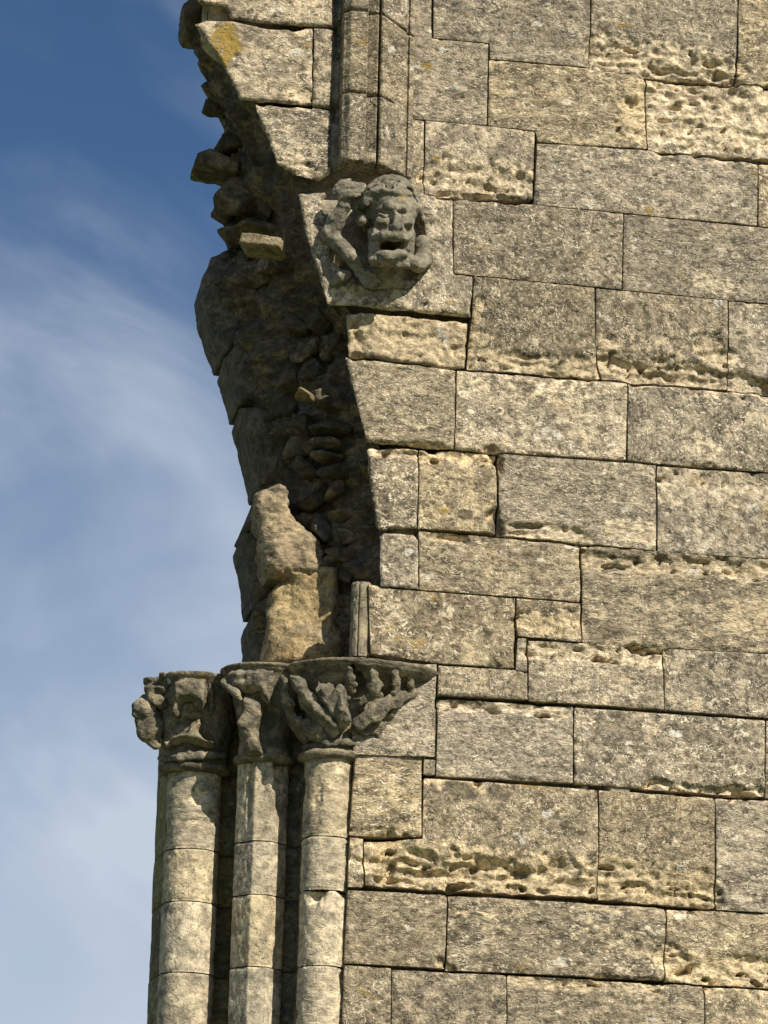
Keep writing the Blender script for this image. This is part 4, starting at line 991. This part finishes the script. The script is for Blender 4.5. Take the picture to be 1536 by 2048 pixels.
for i in range(4):
    s.chain([lp(1000 - 6 * i, 560 + 24 * i, 0.128), lp(985 - 8 * i, 610 + 22 * i, 0.148), lp(960 - 8 * i, 640 + 22 * i, 0.155)], [0.010, 0.010, 0.006], 0.003)
for sg, a0 in ((-1, 860), (1, 905)):
    s.cap(lp(a0 + sg * 8, 540, 0.205), lp(a0 + sg * 70, 565, 0.19), 0.004, 0.003, 0.003, cut=True)
s.ell(lp(770, 520, 0.175), (0.022, 0.02, 0.016), 0.012, cut=True); s.ell(lp(985, 530, 0.165), (0.016, 0.02, 0.016), 0.012, cut=True)
# hair: cap with locks combed back on both sides
for i in range(9):
    f = i / 8
    a0 = 770 + 130 * f
    s.chain([lp(a0, 165 + 40 * abs(f - .4), 0.125 + 0.03 * sin(pi * f)), lp(a0 - 60 + 60 * f, 240, 0.155 - 0.02 * abs(f - .5)), lp(a0 - 100 + 130 * f, 300 + 10 * sin(i), 0.130)], [0.012, 0.013, 0.009], 0.006)
for i in range(6):
    s.chain([lp(800 - 12 * i, 175 + 14 * i, 0.135), lp(690 - 6 * i, 215 + 24 * i, 0.125), lp(610 + 3 * i, 245 + 24 * i, 0.090)], [0.014, 0.013, 0.008], 0.005)
for i in range(5):
    s.chain([lp(930 + 14 * i, 200 + 16 * i, 0.150), lp(1010 + 6 * i, 280 + 20 * i, 0.115), lp(1050 + 8 * i, 350 + 14 * i, 0.070)], [0.013, 0.013, 0.011], 0.006)
s.chain([lp(800, 230, 0.172), lp(900, 250, 0.184), lp(1000, 262, 0.160)], [0.010, 0.011, 0.009], 0.006)
s.chain([lp(810, 255, 0.186), lp(900, 272, 0.196), lp(985, 280, 0.180)], [0.005, 0.006, 0.005], 0.004, cut=True)
s.ell(lp(1055, 385, 0.06), (0.022, 0.03, 0.020), 0.01); s.ell(lp(635, 465, 0.075), (0.026, 0.026, 0.024), 0.006)   # ear curls
for k in range(5):
    s.cap(lp(635, 465, 0.105), lp(635 + 55 * cos(k * 1.26), 465 + 50 * sin(k * 1.26), 0.098), 0.003, 0.003, 0.003, cut=True)
s.chain([lp(600, 300, 0.08), lp(590, 380, 0.06), lp(620, 430, 0.05)], [0.016, 0.016, 0.014], 0.008)
rg_ = np.random.default_rng(5)
for i in range(16):                                            # combed strands cut into the hair
    f = i / 15; a0 = 735 + 260 * f
    jj = 12 * sin(i * 2.1)
    s.chain([lp(a0, 150 + 90 * (f - .45) ** 2 * 4, 0.128 + .03 * sin(pi * f)), lp(a0 - 70 + 120 * f + jj, 215 + 20 * rg_.random(), 0.165 - .05 * abs(f - .5)), lp(a0 - 125 + 210 * f, 300 + 40 * abs(f - .5) * 2, 0.142 - .08 * abs(f - .5))], [0.004, 0.0075, 0.005], 0.003, cut=True)
for i in range(7):                                             # beard: long strands below and beside the mouth
    f = i / 6; a0 = 705 + 190 * f
    s.chain([lp(a0, 735 + 6 * sin(i * 2), 0.140 + .025 * sin(pi * f)), lp(a0 + 8, 765, 0.150 + .02 * sin(pi * f)), lp(a0 + 22 * sin(i * 1.7), 805 - 40 * f, 0.118)], [0.013, 0.014, 0.008], 0.004)
    s.chain([lp(a0 + 16, 742, 0.166 + .02 * sin(pi * f)), lp(a0 + 22, 800 - 40 * f, 0.150)], [0.004, 0.004], 0.003, cut=True)
# raised arm with the hand in the hair
s.chain([lp(395, 560, 0.02), lp(430, 470, 0.045), lp(500, 350, 0.070), lp(520, 300, 0.078)], [0.034, 0.030, 0.024, 0.021], 0.012)
s.ell(lp(480, 250, 0.080), (0.042, 0.022, 0.026), 0.012)
for i, (b0, ln, rr) in enumerate([(190, 650, .0095), (218, 640, .010), (248, 628, .010), (278, 610, .009)]):
    s.chain([lp(440 + 8 * i, b0 + 14, 0.088), lp(530, b0 - 4, 0.108), lp(ln, b0 + 4 - 4 * i, 0.112)], [rr * 1.2, rr * 1.1, rr * .8], 0.004)
s.chain([lp(430, 230, 0.08), lp(470, 180, 0.09), lp(530, 160, 0.09)], [0.012, 0.010, 0.008], 0.006)
# second forearm crossing down to a flat hand
s.chain([lp(390, 580, 0.02), lp(470, 660, 0.050), lp(560, 760, 0.060), lp(610, 840, 0.055)], [0.030, 0.025, 0.026, 0.020], 0.010)
s.ell(lp(370, 565, 0.03), (0.026, 0.028, 0.030), 0.012)
s.ell(lp(635, 875, 0.052), (0.026, 0.016, 0.022), 0.010)
for i in range(4):
    s.chain([lp(650 - 12 * i + 6, 880 + 12 * i, 0.060), lp(710 - 16 * i, 915 + 16 * i, 0.060), lp(765 - 28 * i, 935 + 18 * i, 0.048)], [0.0095, 0.0085, 0.0065], 0.003)
s.chain([lp(640, 860, 0.06), lp(690, 868, 0.07), lp(725, 885, 0.066)], [0.009, 0.008, 0.006], 0.004)
# right arm and hand gripping the jaw
s.chain([lp(1090, 640, -0.01), lp(1110, 760, 0.020), lp(1060, 800, 0.060), lp(1000, 775, 0.105)], [0.028, 0.032, 0.030, 0.022], 0.012)
s.ell(lp(955, 770, 0.13), (0.024, 0.022, 0.024), 0.010)
for i in range(4):
    s.chain([lp(975, 735 + 24 * i, 0.150), lp(915 - 4 * i, 738 + 24 * i, 0.172 - 0.006 * i), lp(868 + 6 * i, 748 + 22 * i, 0.160 - 0.008 * i)], [0.0105, 0.0095, 0.008], 0.003)
s.chain([lp(970, 730, 0.14), lp(985, 690, 0.152), lp(975, 655, 0.150)], [0.011, 0.010, 0.008], 0.005)
# chest, drapery, scroll
s.ell(lp(800, 880, 0.0), (0.075, 0.055, 0.045), 0.02); s.ell(lp(920, 950, 0.0), (0.040, 0.030, 0.018), 0.012)
s.chain([lp(410, 935, 0.0), lp(470, 900, 0.022), lp(510, 880, 0.030)], [0.014, 0.020, 0.016], 0.008); s.chain([lp(510, 870, 0.05), lp(515, 960, 0.04)], [0.006, 0.006], 0.004, cut=True)
s.chain([lp(690, 985, 0.005), lp(760, 965, 0.014), lp(950, 970, 0.010)], [0.010, 0.013, 0.010], 0.01)
s.noise(0.006, 26, 4, 4.0, 0.6); s.noise(0.003, 80, 2, 8.0)
v, f = s.mesh(); v = v + base
yel = sstep(0.05, 0.0, np.linalg.norm(v - q(930, 310, 0.17), axis=1))
mesh_obj('figure', v, f, MAT_HEAD, fig, base, True, {'ochre': yel * 0.4, 'cream': 0.6 * sstep(0.06, 0.0, np.linalg.norm(v - q(760, 720, 0.15), axis=1)) + 0.5 * sstep(0.05, 0, np.linalg.norm(v - q(780, 470, 0.16), axis=1))})
